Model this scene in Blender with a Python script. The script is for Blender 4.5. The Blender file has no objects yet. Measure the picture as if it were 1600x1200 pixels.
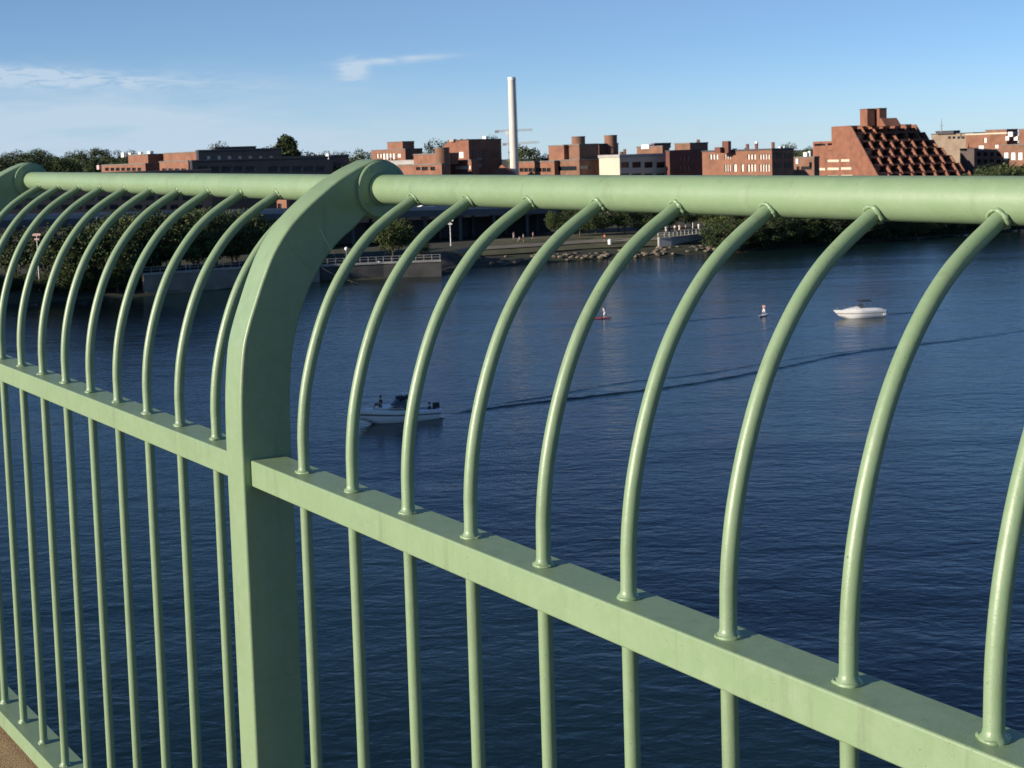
import bpy, bmesh, math, random
import numpy as np
from mathutils import Vector, Matrix

S = bpy.context.scene
COL = S.collection
R = math.radians

# ------------------------------------------------------------------ camera
FPX, PX0, PY0, HC = 2200.0, 800.0, 415.32, 23.0          # focal length in photo pixels, principal point, height over the water
PITCH, ROLL = R(4.401), math.atan(.031)
fw = np.array([0, math.cos(PITCH), -math.sin(PITCH)])
_r0 = np.array([1.0, 0, 0]); _u0 = np.cross(_r0, fw)
cr = math.cos(ROLL) * _r0 - math.sin(ROLL) * _u0
cu = math.sin(ROLL) * _r0 + math.cos(ROLL) * _u0
CP = np.array([0, 0, HC])
cam = bpy.data.cameras.new('camera')
cam.sensor_width = 36; cam.lens = 36 * FPX / 1600
cam.shift_y = -(600 - PY0) / 1600
cam.clip_start = .05; cam.clip_end = 20000
cam.dof.use_dof = True; cam.dof.focus_distance = 2.6; cam.dof.aperture_fstop = 27
co = bpy.data.objects.new('camera', cam); COL.objects.link(co)
co.matrix_world = Matrix(((cr[0], cu[0], -fw[0], 0), (cr[1], cu[1], -fw[1], 0), (cr[2], cu[2], -fw[2], HC), (0, 0, 0, 1)))
S.camera = co

# ------------------------------------------------------------------ sun and sky
SUN_AZ, SUN_EL = 246.0, 15.0
w = bpy.data.worlds.new('World'); S.world = w; w.use_nodes = True
nt = w.node_tree; nt.nodes.clear()
def wn(t, **k):
    n = nt.nodes.new(t)
    for a, b in k.items(): setattr(n, a, b)
    return n
out = wn('ShaderNodeOutputWorld'); bg = wn('ShaderNodeBackground')
sky = wn('ShaderNodeTexSky', sky_type='NISHITA', sun_disc=False)
sky.sun_elevation = R(SUN_EL); sky.sun_rotation = R(SUN_AZ)
sky.altitude = 20; sky.air_density = .6; sky.dust_density = 0; sky.ozone_density = 4.2
SKY_STRENGTH = .092
bg.inputs[1].default_value = SKY_STRENGTH
def M2(op, a, b=None, c=None, clamp=False):
    n = wn('ShaderNodeMath', operation=op, use_clamp=clamp)
    for i, v in enumerate((a, b, c)):
        if v is None: continue
        if isinstance(v, (int, float)): n.inputs[i].default_value = v
        else: nt.links.new(v, n.inputs[i])
    return n.outputs[0]
geo = wn('ShaderNodeTexCoord'); sep = wn('ShaderNodeSeparateXYZ'); nt.links.new(geo.outputs['Generated'], sep.inputs[0])
az = M2('ARCTAN2', sep.outputs[0], sep.outputs[1]); el = M2('ARCSINE', sep.outputs[2])
cb = wn('ShaderNodeCombineXYZ'); nt.links.new(az, cb.inputs[0]); nt.links.new(M2('MULTIPLY', el, 5.0), cb.inputs[1])
def cnoise(scale, detail, rough, dist=0):
    n = wn('ShaderNodeTexNoise'); n.inputs['Scale'].default_value = scale; n.inputs['Detail'].default_value = detail
    n.inputs['Roughness'].default_value = rough; n.inputs['Distortion'].default_value = dist
    nt.links.new(cb.outputs[0], n.inputs['Vector']); return n.outputs[0]
nA = cnoise(9, 7, .6, .3); nB = cnoise(34, 6, .62, .8)
def gauss(v, c, s):           # bell curve of one sky angle
    d = M2('DIVIDE', M2('SUBTRACT', v, c), s)
    return M2('EXPONENT', M2('MULTIPLY', M2('MULTIPLY', d, d), -1.0))
def ramp(v, a, b): return M2('DIVIDE', M2('SUBTRACT', v, a), b - a, clamp=True)
skew = M2('ADD', el, M2('MULTIPLY', az, .03))
bank = M2('MULTIPLY', M2('MULTIPLY', gauss(az, -.40, .27), gauss(el, .026, .032)), ramp(nA, .28, .62))
band = M2('MULTIPLY', M2('MULTIPLY', gauss(az, -.36, .13), gauss(M2('ADD', el, M2('MULTIPLY', az, .05)), .047, .006)), ramp(nB, .4, .64))
head = M2('MULTIPLY', M2('MULTIPLY', gauss(az, -.107, .009), gauss(el, .0640, .0065)), ramp(nB, .36, .58))
tail = M2('MULTIPLY', M2('MULTIPLY', gauss(az, -.075, .035), gauss(M2('SUBTRACT', el, M2('MULTIPLY', az, .05)), .0745, .0024)), ramp(nB, .3, .7))
thin = M2('MULTIPLY', M2('MULTIPLY', gauss(az, -.1, .33), gauss(el, .006, .016)), ramp(nB, .42, .72))
veil = M2('MULTIPLY', M2('MULTIPLY', gauss(el, .11, .05), gauss(az, 0, .6)), .15)
clo = veil
for layer, k_ in ((bank, 1.2), (band, 1.7), (head, 2.0), (tail, 1.1), (thin, .6), (gauss(el, -.01, .05), .5)): clo = M2('ADD', clo, M2('MULTIPLY', layer, k_))
clo = M2('MINIMUM', clo, .9)
mix = wn('ShaderNodeMix', data_type='RGBA'); nt.links.new(clo, mix.inputs[0])
tint = wn('ShaderNodeMix', data_type='RGBA', blend_type='MULTIPLY'); tint.inputs[0].default_value = 1
nt.links.new(sky.outputs[0], tint.inputs[6]); tint.inputs[7].default_value = (1, 1, 1, 1)
nt.links.new(tint.outputs[2], mix.inputs[6]); mix.inputs[7].default_value = (4.1, 5.1, 6.15, 1)
nt.links.new(mix.outputs[2], bg.inputs[0]); nt.links.new(bg.outputs[0], out.inputs[0])

sl = bpy.data.lights.new('sun', 'SUN'); sl.energy = 5.0; sl.angle = R(.55); sl.color = (1.0, .88, .72)
so = bpy.data.objects.new('sun', sl); COL.objects.link(so); so.location = (-40, -40, 80)
sdir = Vector((math.sin(R(SUN_AZ)) * math.cos(R(SUN_EL)), math.cos(R(SUN_AZ)) * math.cos(R(SUN_EL)), math.sin(R(SUN_EL))))
so.rotation_euler = sdir.to_track_quat('Z', 'Y').to_euler()
S.view_settings.view_transform = 'Standard'; S.view_settings.look = 'None'
S.view_settings.exposure = 0.5; S.view_settings.gamma = 1

# ------------------------------------------------------------------ materials
def mat(name, col, rough=.6, var=.0, vscale=1.0, bump=0, bscale=50, bdist=.01, metal=0, spec=.5, coord='Object', var2=None, detail=4):
    m = bpy.data.materials.new(name); m.use_nodes = True
    t = m.node_tree; p = t.nodes['Principled BSDF']
    p.inputs['Roughness'].default_value = rough; p.inputs['Metallic'].default_value = metal
    p.inputs['Specular IOR Level'].default_value = spec
    p.inputs['Base Color'].default_value = (*col, 1)
    tc = t.nodes.new('ShaderNodeTexCoord')
    if var:
        n = t.nodes.new('ShaderNodeTexNoise'); n.inputs['Scale'].default_value = vscale; n.inputs['Detail'].default_value = detail
        t.links.new(tc.outputs[coord], n.inputs['Vector'])
        r = t.nodes.new('ShaderNodeValToRGB'); t.links.new(n.outputs[0], r.inputs[0])
        c2 = var2 or tuple(min(1, c * (1 + var)) for c in col)
        r.color_ramp.elements[0].position = .3; r.color_ramp.elements[1].position = .7
        r.color_ramp.elements[0].color = (*[c * (1 - var) for c in col], 1); r.color_ramp.elements[1].color = (*c2, 1)
        t.links.new(r.outputs[0], p.inputs['Base Color'])
    if bump:
        n = t.nodes.new('ShaderNodeTexNoise'); n.inputs['Scale'].default_value = bscale; n.inputs['Detail'].default_value = 3
        t.links.new(tc.outputs[coord], n.inputs['Vector'])
        b = t.nodes.new('ShaderNodeBump'); b.inputs['Strength'].default_value = bump; b.inputs['Distance'].default_value = bdist
        t.links.new(n.outputs[0], b.inputs['Height']); t.links.new(b.outputs[0], p.inputs['Normal'])
    return m

def paint_material():
    m = bpy.data.materials.new('green_paint'); m.use_nodes = True
    t = m.node_tree; p = t.nodes['Principled BSDF']; L = t.links.new
    tc = t.nodes.new('ShaderNodeTexCoord')
    def noise(sc, det=3, rough=.5):
        n = t.nodes.new('ShaderNodeTexNoise'); n.inputs['Scale'].default_value = sc; n.inputs['Detail'].default_value = det
        n.inputs['Roughness'].default_value = rough; L(tc.outputs['Object'], n.inputs['Vector']); return n.outputs[0]
    def cramp(v, a, ca, b, cb_):
        r = t.nodes.new('ShaderNodeValToRGB'); L(v, r.inputs[0])
        r.color_ramp.elements[0].position = a; r.color_ramp.elements[0].color = ca
        r.color_ramp.elements[1].position = b; r.color_ramp.elements[1].color = cb_; return r.outputs[0]
    def mx(f, a, b, bt='MIX'):
        n = t.nodes.new('ShaderNodeMix'); n.data_type = 'RGBA'; n.blend_type = bt
        for i, v in ((0, f), (6, a), (7, b)):
            if isinstance(v, (float, int)): n.inputs[i].default_value = v
            elif isinstance(v, tuple): n.inputs[i].default_value = v
            else: L(v, n.inputs[i])
        return n.outputs[2]
    base = cramp(noise(5, 5, .6), .3, (0.179, 0.265, 0.144, 1), .72, (0.207, 0.300, 0.167, 1))
    fade = cramp(noise(38, 4, .65), .45, (0, 0, 0, 1), .8, (1, 1, 1, 1))
    base = mx(fade, base, (0.222, 0.304, 0.188, 1))
    # dirt specks of two sizes, scuffs and streaks
    for sc, lo, hi, g0, gs in ((55, .035, .085, .48, 9), (150, .06, .13, .46, 17), (24, .012, .03, .5, 6)):
        vo = t.nodes.new('ShaderNodeTexVoronoi'); vo.inputs['Scale'].default_value = sc
        wv = t.nodes.new('ShaderNodeVectorMath'); wv.operation = 'ADD'; nn_ = t.nodes.new('ShaderNodeTexNoise'); nn_.inputs['Scale'].default_value = 160
        L(tc.outputs['Object'], nn_.inputs['Vector']); sv_ = t.nodes.new('ShaderNodeVectorMath'); sv_.operation = 'SCALE'; sv_.inputs['Scale'].default_value = .35 / sc; L(nn_.outputs['Color'], sv_.inputs[0])
        L(tc.outputs['Object'], wv.inputs[0]); L(sv_.outputs[0], wv.inputs[1]); L(wv.outputs[0], vo.inputs['Vector'])
        sp = cramp(vo.outputs['Distance'], lo, (1, 1, 1, 1), hi, (0, 0, 0, 1))
        gate = cramp(noise(gs, 2), g0 + .06, (0, 0, 0, 1), g0 + .1, (1, 1, 1, 1))
        base = mx(mx(1.0, sp, gate, 'MULTIPLY'), base, (.055, .06, .04, 1))
    mpv = t.nodes.new('ShaderNodeMapping'); mpv.inputs['Scale'].default_value = (30, 30, 2.2); L(tc.outputs['Object'], mpv.inputs[0])
    nv = t.nodes.new('ShaderNodeTexNoise'); nv.inputs['Scale'].default_value = 1; nv.inputs['Detail'].default_value = 5; nv.inputs['Roughness'].default_value = .7; L(mpv.outputs[0], nv.inputs['Vector'])
    base = mx(cramp(nv.outputs[0], .56, (0, 0, 0, 1), .72, (.5, .5, .5, 1)), base, (0.138, 0.178, 0.104, 1))
    vr = t.nodes.new('ShaderNodeTexVoronoi'); vr.inputs['Scale'].default_value = 36; L(tc.outputs['Object'], vr.inputs['Vector'])
    base = mx(mx(1.0, cramp(vr.outputs['Distance'], .018, (1, 1, 1, 1), .045, (0, 0, 0, 1)), cramp(noise(7.3, 2), .6, (0, 0, 0, 1), .63, (1, 1, 1, 1)), 'MULTIPLY'), base, (.24, .085, .03, 1))
    gr = cramp(noise(3.1, 6, .7), .56, (0, 0, 0, 1), .74, (0.326, 0.350, 0.322, 1))
    base = mx(gr, base, (0.134, 0.191, 0.116, 1))
    L(base, p.inputs['Base Color'])
    p.inputs['Roughness'].default_value = .42
    rr = t.nodes.new('ShaderNodeMapRange'); L(noise(14, 4), rr.inputs[0]); rr.inputs[3].default_value = .36; rr.inputs[4].default_value = .52; p.inputs['Specular IOR Level'].default_value = .62
    L(rr.outputs[0], p.inputs['Roughness'])
    b1 = t.nodes.new('ShaderNodeBump'); b1.inputs['Strength'].default_value = .17; b1.inputs['Distance'].default_value = .0014; L(noise(420, 2), b1.inputs['Height'])
    b2 = t.nodes.new('ShaderNodeBump'); b2.inputs['Strength'].default_value = .09; b2.inputs['Distance'].default_value = .005; L(noise(60, 3), b2.inputs['Height'])
    L(b1.outputs[0], b2.inputs['Normal']); L(b2.outputs[0], p.inputs['Normal'])
    return m
PAINT = paint_material()

def water_material():
    m = bpy.data.materials.new('river_water'); m.use_nodes = True
    t = m.node_tree; p = t.nodes['Principled BSDF']; L = t.links.new
    p.inputs['Base Color'].default_value = (.004, .016, .016, 1)
    p.inputs['Roughness'].default_value = .07; p.inputs['IOR'].default_value = 1.333
    tc = t.nodes.new('ShaderNodeTexCoord'); 
    def noise(sc, det, rot, stretch, dist=0.):
        mp = t.nodes.new('ShaderNodeMapping'); L(tc.outputs['Object'], mp.inputs[0])
        mp.inputs['Rotation'].default_value = (0, 0, R(rot)); mp.inputs['Scale'].default_value = (sc * stretch, sc, sc)
        n = t.nodes.new('ShaderNodeTexNoise'); n.inputs['Scale'].default_value = 1; n.inputs['Detail'].default_value = det
        n.inputs['Distortion'].default_value = dist; L(mp.outputs[0], n.inputs['Vector']); return n.outputs[0]
    nrm = None
    for sc, det, rot, st, dist_, h in ((1.15, 3, 24, .62, .5, .065), (.42, 2, -14, .5, .4, .09), (3.2, 2, 20, .6, .2, .018), (.035, 3, 5, .25, .5, .6)):
        b = t.nodes.new('ShaderNodeBump'); b.inputs['Strength'].default_value = 1; b.inputs['Distance'].default_value = h
        L(noise(sc, det, rot, st, dist_), b.inputs['Height'])
        if nrm is not None: L(nrm, b.inputs['Normal'])
        nrm = b.outputs[0]
    L(nrm, p.inputs['Normal'])
    g = t.nodes.new('ShaderNodeMapRange'); L(noise(.02, 3, 5, .2, .6), g.inputs[0]); g.inputs[3].default_value = .13; g.inputs[4].default_value = .24
    L(g.outputs[0], p.inputs['Roughness'])
    return m
WATER = water_material()

M = dict(
    walk=mat('aggregate_paving', (.325, .215, .113), .85, .45, 160, .6, 180, .004, detail=6),
    concrete=mat('grey_concrete', (.30, .29, .27), .85, .2, .5),
    deckc=mat('bridge_concrete', (.07, .07, .07), .85, .2, .5),
    ground=mat('ground_soil', (.05, .047, .03), .95, .4, .06, var2=(.04, .05, .022)),
    lawn=mat('dry_lawn', (.085, .085, .04), .95, .35, .25),
    path=mat('pale_path', (.20, .18, .14), .9, .15, .4),
    rock=mat('shore_rock', (.17, .14, .10), .9, .3, .9, .6, 3, .1),
    brick=mat('red_brick', (.225, .096, .060), .9, .22, .35),
    brick2=mat('orange_brick', (.228, .106, .067), .9, .22, .35),
    brick3=mat('brown_brick', (.20, .104, .068), .9, .22, .35),
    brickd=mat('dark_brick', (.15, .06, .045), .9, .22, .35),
    cream=mat('cream_render', (0.546, 0.493, 0.387), .85, .07, .3),
    tan=mat('tan_brick', (.25, .19, .14), .9, .18, .3),
    greystone=mat('grey_stone', (0.352, 0.339, 0.326), .85, .1, .3),
    white=mat('white_paint', (.78, .77, .74), .5, .05, 2),
    stack=mat('pale_concrete', (0.581, 0.554, 0.502), .85, .12, .12),
    glass=mat('window_glass', (.018, .022, .028), .12, spec=.6),
    white_pane=mat('white_window_pane', (.70, .68, .64), .7, .1, .5),  # white stands in for pale frames and lit reflections in the panes
    roof=mat('roof_gravel', (.17, .155, .145), .9, .2, .3),
    roofd=mat('dark_roof', (.055, .055, .06), .8, .2, .3),
    shade_wall=mat('painted_shade_wall', (.03, .03, .034), .5, .2, .3),  # facade shade put into a dark wall colour
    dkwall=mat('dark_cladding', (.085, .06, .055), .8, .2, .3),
    metal=mat('grey_metal', (.28, .28, .29), .5, .1, 2),
    crane=mat('crane_paint', (.45, .38, .30), .6, .1, 2),
    shade_stone=mat('painted_shade_stone', (.06, .06, .058), .9, .3, .4),  # stone darkened in colour for the shaded side of the quay
    wall=mat('river_wall_stone', (.20, .18, .15), .9, .22, .4),
    viad=mat('viaduct_steel', (.09, .092, .10), .8, .15, .3),
    bark=mat('tree_bark', (.10, .075, .05), .95, .3, 3),
    gel=mat('white_gelcoat', (.86, .85, .83), .22, spec=.6),
    canvas=mat('dark_canvas', (.018, .022, .035), .85, .1, 3),
    screen=mat('tinted_windshield', (.03, .035, .045), .08, spec=.8),
    chrome=mat('steel_rail', (.6, .6, .6), .25, metal=1),
    black=mat('black_plastic', (.015, .015, .017), .5),
    stripe=mat('grey_stripe', (.16, .15, .13), .5),
    red=mat('red_board', (.55, .05, .045), .4),
    skin=mat('skin', (.50, .29, .20), .6), hair=mat('brown_hair', (.03, .02, .015), .7),
    shirt=mat('white_shirt', (.78, .77, .75), .8), pink=mat('pink_shirt', (.66, .42, .40), .8), dark=mat('dark_shirt', (.03, .035, .05), .85),
    maroon=mat('maroon_shirt', (.10, .03, .03), .85), shorts=mat('grey_shorts', (.12, .12, .14), .85), orange=mat('orange_shirt', (.7, .14, .06), .8),
    lampw=mat('white_globe', (.85, .84, .8), .35), web=mat('cobweb_silk', (.55, .55, .5), .6),
)
def leaf_mat(name, c1, c2):
    m = bpy.data.materials.new(name); m.use_nodes = True
    t = m.node_tree; p = t.nodes['Principled BSDF']; L = t.links.new
    p.inputs['Roughness'].default_value = .65; p.inputs['Specular IOR Level'].default_value = .25
    tc = t.nodes.new('ShaderNodeTexCoord'); n = t.nodes.new('ShaderNodeTexNoise'); n.inputs['Scale'].default_value = 7; n.inputs['Detail'].default_value = 4
    oi = t.nodes.new('ShaderNodeObjectInfo'); L(tc.outputs['Object'], n.inputs['Vector'])
    a = t.nodes.new('ShaderNodeMath'); a.operation = 'MULTIPLY_ADD'; L(oi.outputs['Random'], a.inputs[0]); a.inputs[1].default_value = .34
    s2 = t.nodes.new('ShaderNodeMath'); s2.operation = 'SUBTRACT'; L(n.outputs[0], s2.inputs[0]); s2.inputs[1].default_value = .17; L(s2.outputs[0], a.inputs[2])
    r = t.nodes.new('ShaderNodeValToRGB'); L(a.outputs[0], r.inputs[0])
    r.color_ramp.elements[0].position = .3; r.color_ramp.elements[0].color = (*c1, 1)
    r.color_ramp.elements[1].position = .7; r.color_ramp.elements[1].color = (*c2, 1)
    L(r.outputs[0], p.inputs['Base Color'])
    return m
LEAF = dict(a=leaf_mat('leaves_olive', (.022, .034, .011), (.082, .105, .03)), b=leaf_mat('leaves_dark', (.022, .038, .016), (.055, .075, .025)),
            c=leaf_mat('leaves_mid', (.035, .055, .018), (.08, .10, .03)))

# ------------------------------------------------------------------ mesh helpers
class MB:
    def __init__(s): s.v = []; s.f = []; s.sm = []
    def add(s, vs, fs, smooth=False):
        k = len(s.v); s.v += [tuple(map(float, p)) for p in vs]; s.f += [tuple(k + i for i in q) for q in fs]; s.sm += [smooth] * len(fs)
    def box(s, o, a, b, c):           # corner o and three edge vectors
        o, a, b, c = (np.array(x, float) for x in (o, a, b, c))
        P = [o, o + a, o + a + b, o + b, o + c, o + a + c, o + a + b + c, o + b + c]
        F = [(0, 3, 2, 1), (4, 5, 6, 7), (0, 1, 5, 4), (1, 2, 6, 5), (2, 3, 7, 6), (3, 0, 4, 7)]
        if np.dot(np.cross(a, b), c) < 0: F = [q[::-1] for q in F]
        s.add(P, F)
    def cbox(s, c, sx, sy, sz, rz=0):  # centred on c in x and y, standing on c.z
        ca, sa = math.cos(rz), math.sin(rz); a = np.array([ca * sx, sa * sx, 0]); b = np.array([-sa * sy, ca * sy, 0])
        s.box(np.array(c, float) - a / 2 - b / 2, a, b, (0, 0, sz))
    def tube(s, pts, rad, n=12, caps=True, smooth=True):
        pts = [np.array(p, float) for p in pts]; N = len(pts)
        rad = [rad] * N if isinstance(rad, (int, float)) else rad
        tg = [pts[min(i + 1, N - 1)] - pts[max(i - 1, 0)] for i in range(N)]
        tg = [t / np.linalg.norm(t) for t in tg]
        ref = np.array([0, 0, 1.0]) if abs(tg[0][2]) < .9 else np.array([1.0, 0, 0])
        x = np.cross(ref, tg[0]); x /= np.linalg.norm(x)
        vs = []
        for i in range(N):
            x = x - tg[i] * (x @ tg[i]); x /= np.linalg.norm(x); y = np.cross(tg[i], x)
            for k in range(n):
                a = 2 * math.pi * k / n; vs.append(pts[i] + rad[i] * (x * math.cos(a) + y * math.sin(a)))
        fs = [(i * n + k, i * n + (k + 1) % n, (i + 1) * n + (k + 1) % n, (i + 1) * n + k) for i in range(N - 1) for k in range(n)]
        s.add(vs, fs, smooth)
        if caps:
            s.add([vs[k] for k in range(n)], [tuple(range(n))[::-1]]); s.add([vs[(N - 1) * n + k] for k in range(n)], [tuple(range(n))])
    def prism(s, poly, o, ax, ay, az):  # polygon in (ax, ay) extruded along az
        o, ax, ay, az = (np.array(x, float) for x in (o, ax, ay, az)); n = len(poly)
        P = [o + ax * p[0] + ay * p[1] for p in poly]; P2 = [q + az for q in P]
        F = [tuple(range(n))[::-1], tuple(range(n, 2 * n))] + [(i, (i + 1) % n, n + (i + 1) % n, n + i) for i in range(n)]
        ar = sum(poly[i][0] * poly[(i + 1) % n][1] - poly[(i + 1) % n][0] * poly[i][1] for i in range(n))
        if ar * np.dot(np.cross(ax, ay), az) < 0: F = [q[::-1] for q in F]
        s.add(P + P2, F)
    def grid(s, rows, smooth=True, closed=False):
        n = len(rows[0]); vs = [p for r in rows for p in r]; m = n if closed else n - 1
        s.add(vs, [(i * n + k, i * n + (k + 1) % n, (i + 1) * n + (k + 1) % n, (i + 1) * n + k) for i in range(len(rows) - 1) for k in range(m)], smooth)
    def sphere(s, c, r, n=12, sz=1.0):
        rows = []
        for i in range(n // 2 + 1):
            t = math.pi * i / (n // 2)
            rows.append([(c[0] + r * math.sin(t) * math.cos(2 * math.pi * k / n), c[1] + r * math.sin(t) * math.sin(2 * math.pi * k / n), c[2] - r * sz * math.cos(t)) for k in range(n)])
        s.grid(rows, True, True)
    def build(s, name, m, parent=None, weld=False):
        me = bpy.data.meshes.new(name); o0 = np.array(parent_origin(parent))
        me.from_pydata([tuple(np.array(p) - o0) for p in s.v], [], s.f)
        me.polygons.foreach_set('use_smooth', s.sm); me.materials.append(m); me.update()
        if weld:
            b = bmesh.new(); b.from_mesh(me); bmesh.ops.remove_doubles(b, verts=b.verts, dist=1e-4); b.to_mesh(me); b.free()
        o = bpy.data.objects.new(name, me); COL.objects.link(o)
        if parent is not None: o.parent = parent
        return o
ORI = {}
def parent_origin(p):
    if p is None: return (0, 0, 0)
    return ORI.get(p.name, parent_origin(p.parent) if p.parent else (0, 0, 0))
def thing(name, label, cat, loc, group=None):
    o = bpy.data.objects.new(name, None); COL.objects.link(o); o.location = tuple(map(float, loc)); ORI[o.name] = tuple(map(float, loc))
    o.empty_display_size = .2
    tag(o, label, cat, group); return o
def tag(o, label, cat, group=None):
    o['label'] = label; o['category'] = cat
    if group: o['group'] = group
    return o
def kind(o, k): o['kind'] = k; return o
def dup(root, loc, label=None, rz=0, scale=(1, 1, 1), group=None):
    r = root.copy(); COL.objects.link(r); r.location = loc; r.rotation_euler = (0, 0, rz); r.scale = scale
    if label: r['label'] = label
    if group: r['group'] = group
    for ch in list(root.children):
        c = ch.copy(); COL.objects.link(c); c.parent = r
        for g in list(ch.children):
            d = g.copy(); COL.objects.link(d); d.parent = c
    return r

# pixel of the photo -> world point (used to read positions off the photograph once, when laying the scene out)
def ray(x, y): return fw + cr * (x - PX0) / FPX - cu * (y - PY0) / FPX
def at(x, y, d):                 # point on the pixel's ray at forward distance d
    r = ray(x, y); return CP + r * (d / r[1])
_px = (0, 100, 225, 300, 500, 690, 735, 850, 930, 1050, 1150, 1280, 1400, 1500, 1600)
_do = (230, 232, 236, 241, 250, 254, 268, 272.5, 277, 279, 286, 293, 302, 310, 319)
_dn = (247.5, 249.9, 255.1, 261.3, 273.8, 278.5, 297.7, 303.8, 310.4, 312.9, 322.7, 333.3, 345.4, 357.4, 370.3)
def bank(px, d): return d + float(np.interp(px, _px, _dn) - np.interp(px, _px, _do))     # distance measured from the far waterline
def onwater(x, y, z=0.): r = ray(x, y); return CP + r * ((z - HC) / r[2])
def onplane(x, y, p, nrm): r = ray(x, y); return CP + r * (((np.array(p) - CP) @ nrm) / (r @ nrm))

# ------------------------------------------------------------------ bridge deck and pavement
U = np.array([.58400859, -.81165555, -.01221647]); N = np.array([.81171612, .58405217, 0]); Z = np.array([0, 0, 1.0])
FO = CP + N * 1.25; FO[2] = HC + .0152                                     # fence origin: t along U, o along N, z from eye height
def F(t, o, z): return FO + U * t + N * (o - .0115 * max(0, t + 2.74) * min(1, max(0, (-.11 - z) / .55))) + Z * z     # the railing bends very slightly at the middle post
b = MB(); b.box(F(-420, -27, -5.4), U * 620, N * 27.06, Z * 3.44); kind(b.build('bridge_deck', M['deckc']), 'structure')
b = MB(); b.box(F(-60, -4, -1.956), U * 90, N * 4.045, Z * .018); kind(b.build('pavement', M['walk']), 'structure')

# ------------------------------------------------------------------ the fence
fence = thing('metal_fence', 'pale green painted metal bridge railing with bars curving outward to a round top pipe', 'fence', F(-2.74, 0, -1.94))
rng = random.Random(4)
PITCH_POST, NB, SPC = 2.479, 11, .205
posts = [-7.72, -5.2375, -2.74, -.28, 2.2]
PO, PZ, PR = .343, -.1095, .0322                                    # pipe axis and radius
front = [(-.019, -1.99), (-.019, -.62), (-.016, -.53), (-.006, -.437), (.008, -.385), (.026, -.338), (.048, -.285), (.074, -.233), (.11, -.184), (.148, -.148), (.19, -.116), (.235, -.086), (.28, -.063), (.31, -.051)]
back = [(.30, -.168), (.272, -.192), (.24, -.214), (.206, -.246), (.174, -.287), (.148, -.333), (.122, -.40), (.107, -.47), (.100, -.55), (.098, -.63), (.098, -1.99)]
def smooth_path(p, n):
    p = np.array(p); q = []
    for i in range(len(p) - 1):
        p0, p1, p2, p3 = p[max(i - 1, 0)], p[i], p[i + 1], p[min(i + 2, len(p) - 1)]
        for k in range(n):
            t = k / n; q.append(.5 * ((2 * p1) + (p2 - p0) * t + (2 * p0 - 5 * p1 + 4 * p2 - p3) * t * t + (3 * p1 - p0 - 3 * p2 + p3) * t ** 3))
    q.append(p[-1]); return [tuple(x) for x in q]
arc = [(PO + .0665 * math.cos(a), PZ + .0665 * math.sin(a)) for a in np.linspace(R(112), R(-118), 26)]
prof = [front[0]] + smooth_path(front[1:], 4) + arc + smooth_path(back[:-1], 4) + [back[-1]]
def bevel(o, wdt, seg=3, ang=40):
    m = o.modifiers.new('bevel', 'BEVEL'); m.width = wdt; m.segments = seg; m.limit_method = 'ANGLE'; m.angle_limit = R(ang)
    for p in o.data.polygons: p.use_smooth = True
    m.harden_normals = False
    q = o.modifiers.new('normals', 'WEIGHTED_NORMAL'); q.mode = 'FACE_AREA'; q.weight = 100; q.keep_sharp = False
    return o
def disc(mb, t0, t1, o, z, r, n=40):
    ring = [[F(t, o + rr * math.cos(a), z + rr * math.sin(a)) for a in np.linspace(0, 2 * math.pi, n, endpoint=False)] for t, rr in ((t0, r), (t0 + (t1 - t0) * .75, r), (t1, r * .965), (t1, 1e-4))]
    s_ = [np.array(q) for q in ring]
    mb.grid(ring if t1 < t0 else [r_[::-1] for r_ in ring], False, True)
first = True
for pt in posts:
    b = MB(); b.prism([(p[0], p[1]) for p in prof], F(pt - .0405, 0, 0), N, Z, U * .081)
    po = bevel(b.build('post', PAINT, fence), .008, 4, 35)
    for sgn in (1, -1):
        b = MB(); disc(b, pt + sgn * .0405, pt + sgn * .049, PO, PZ, .0635)
        fl = b.build('flange', PAINT, po)
        for a in (128, 38, -52, -142):                              # countersunk screws on the flange
            oc, zc = PO + .051 * math.cos(R(a)), PZ + .051 * math.sin(R(a)); b = MB()
            for r0, r1, h0, h1 in ((.0078, .0066, .0489, .0502), (.0066, .0036, .0502, .0500), (.0036, .0030, .0500, .0489), (.0030, 1e-4, .0489, .0489)):
                rows = [[F(pt + sgn * h, oc + r_ * math.cos(k), zc + r_ * math.sin(k)) for k in np.linspace(0, 2 * math.pi, 12, endpoint=False)] for r_, h in ((r0, h0), (r1, h1))]
                b.grid(rows if sgn < 0 else [q[::-1] for q in rows], False, True)
            b.build('screw', PAINT, po)
for pt in posts:                                                    # weld seams across the post sides
    po = [o for o in fence.children if o.name.startswith('post')][posts.index(pt)]
    for sg in (1, -1):
        for pts_ in ([(-.006 + .09 * k / 12, -1.145 + .004 * math.sin(k * 1.7)) for k in range(13)], [(.104 + .062 * k / 12, -.214 - .066 * k / 12 + .004 * math.sin(k * 2.1)) for k in range(13)]):
            b = MB(); b.tube([F(pt + sg * .0402, o_, z_) for o_, z_ in pts_], [.0006 + .0012 * rng.random() for _ in pts_], 6); b.build('weld_seam', PAINT, po)
bar_prof = [(.038, -.60), (.0405, -.56), (.047, -.51), (.058, -.46), (.073, -.41), (.093, -.358), (.117, -.31), (.146, -.266), (.180, -.225), (.218, -.190), (.262, -.160), (.308, -.134), (PO - .012, -.119)]
bar_curve = smooth_path(bar_prof, 5)
RT, RH, RW = -.666, .056, .078                                       # mid rail: top, height, width (front face at o=0)
BT, BH = -1.867, .053
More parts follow.
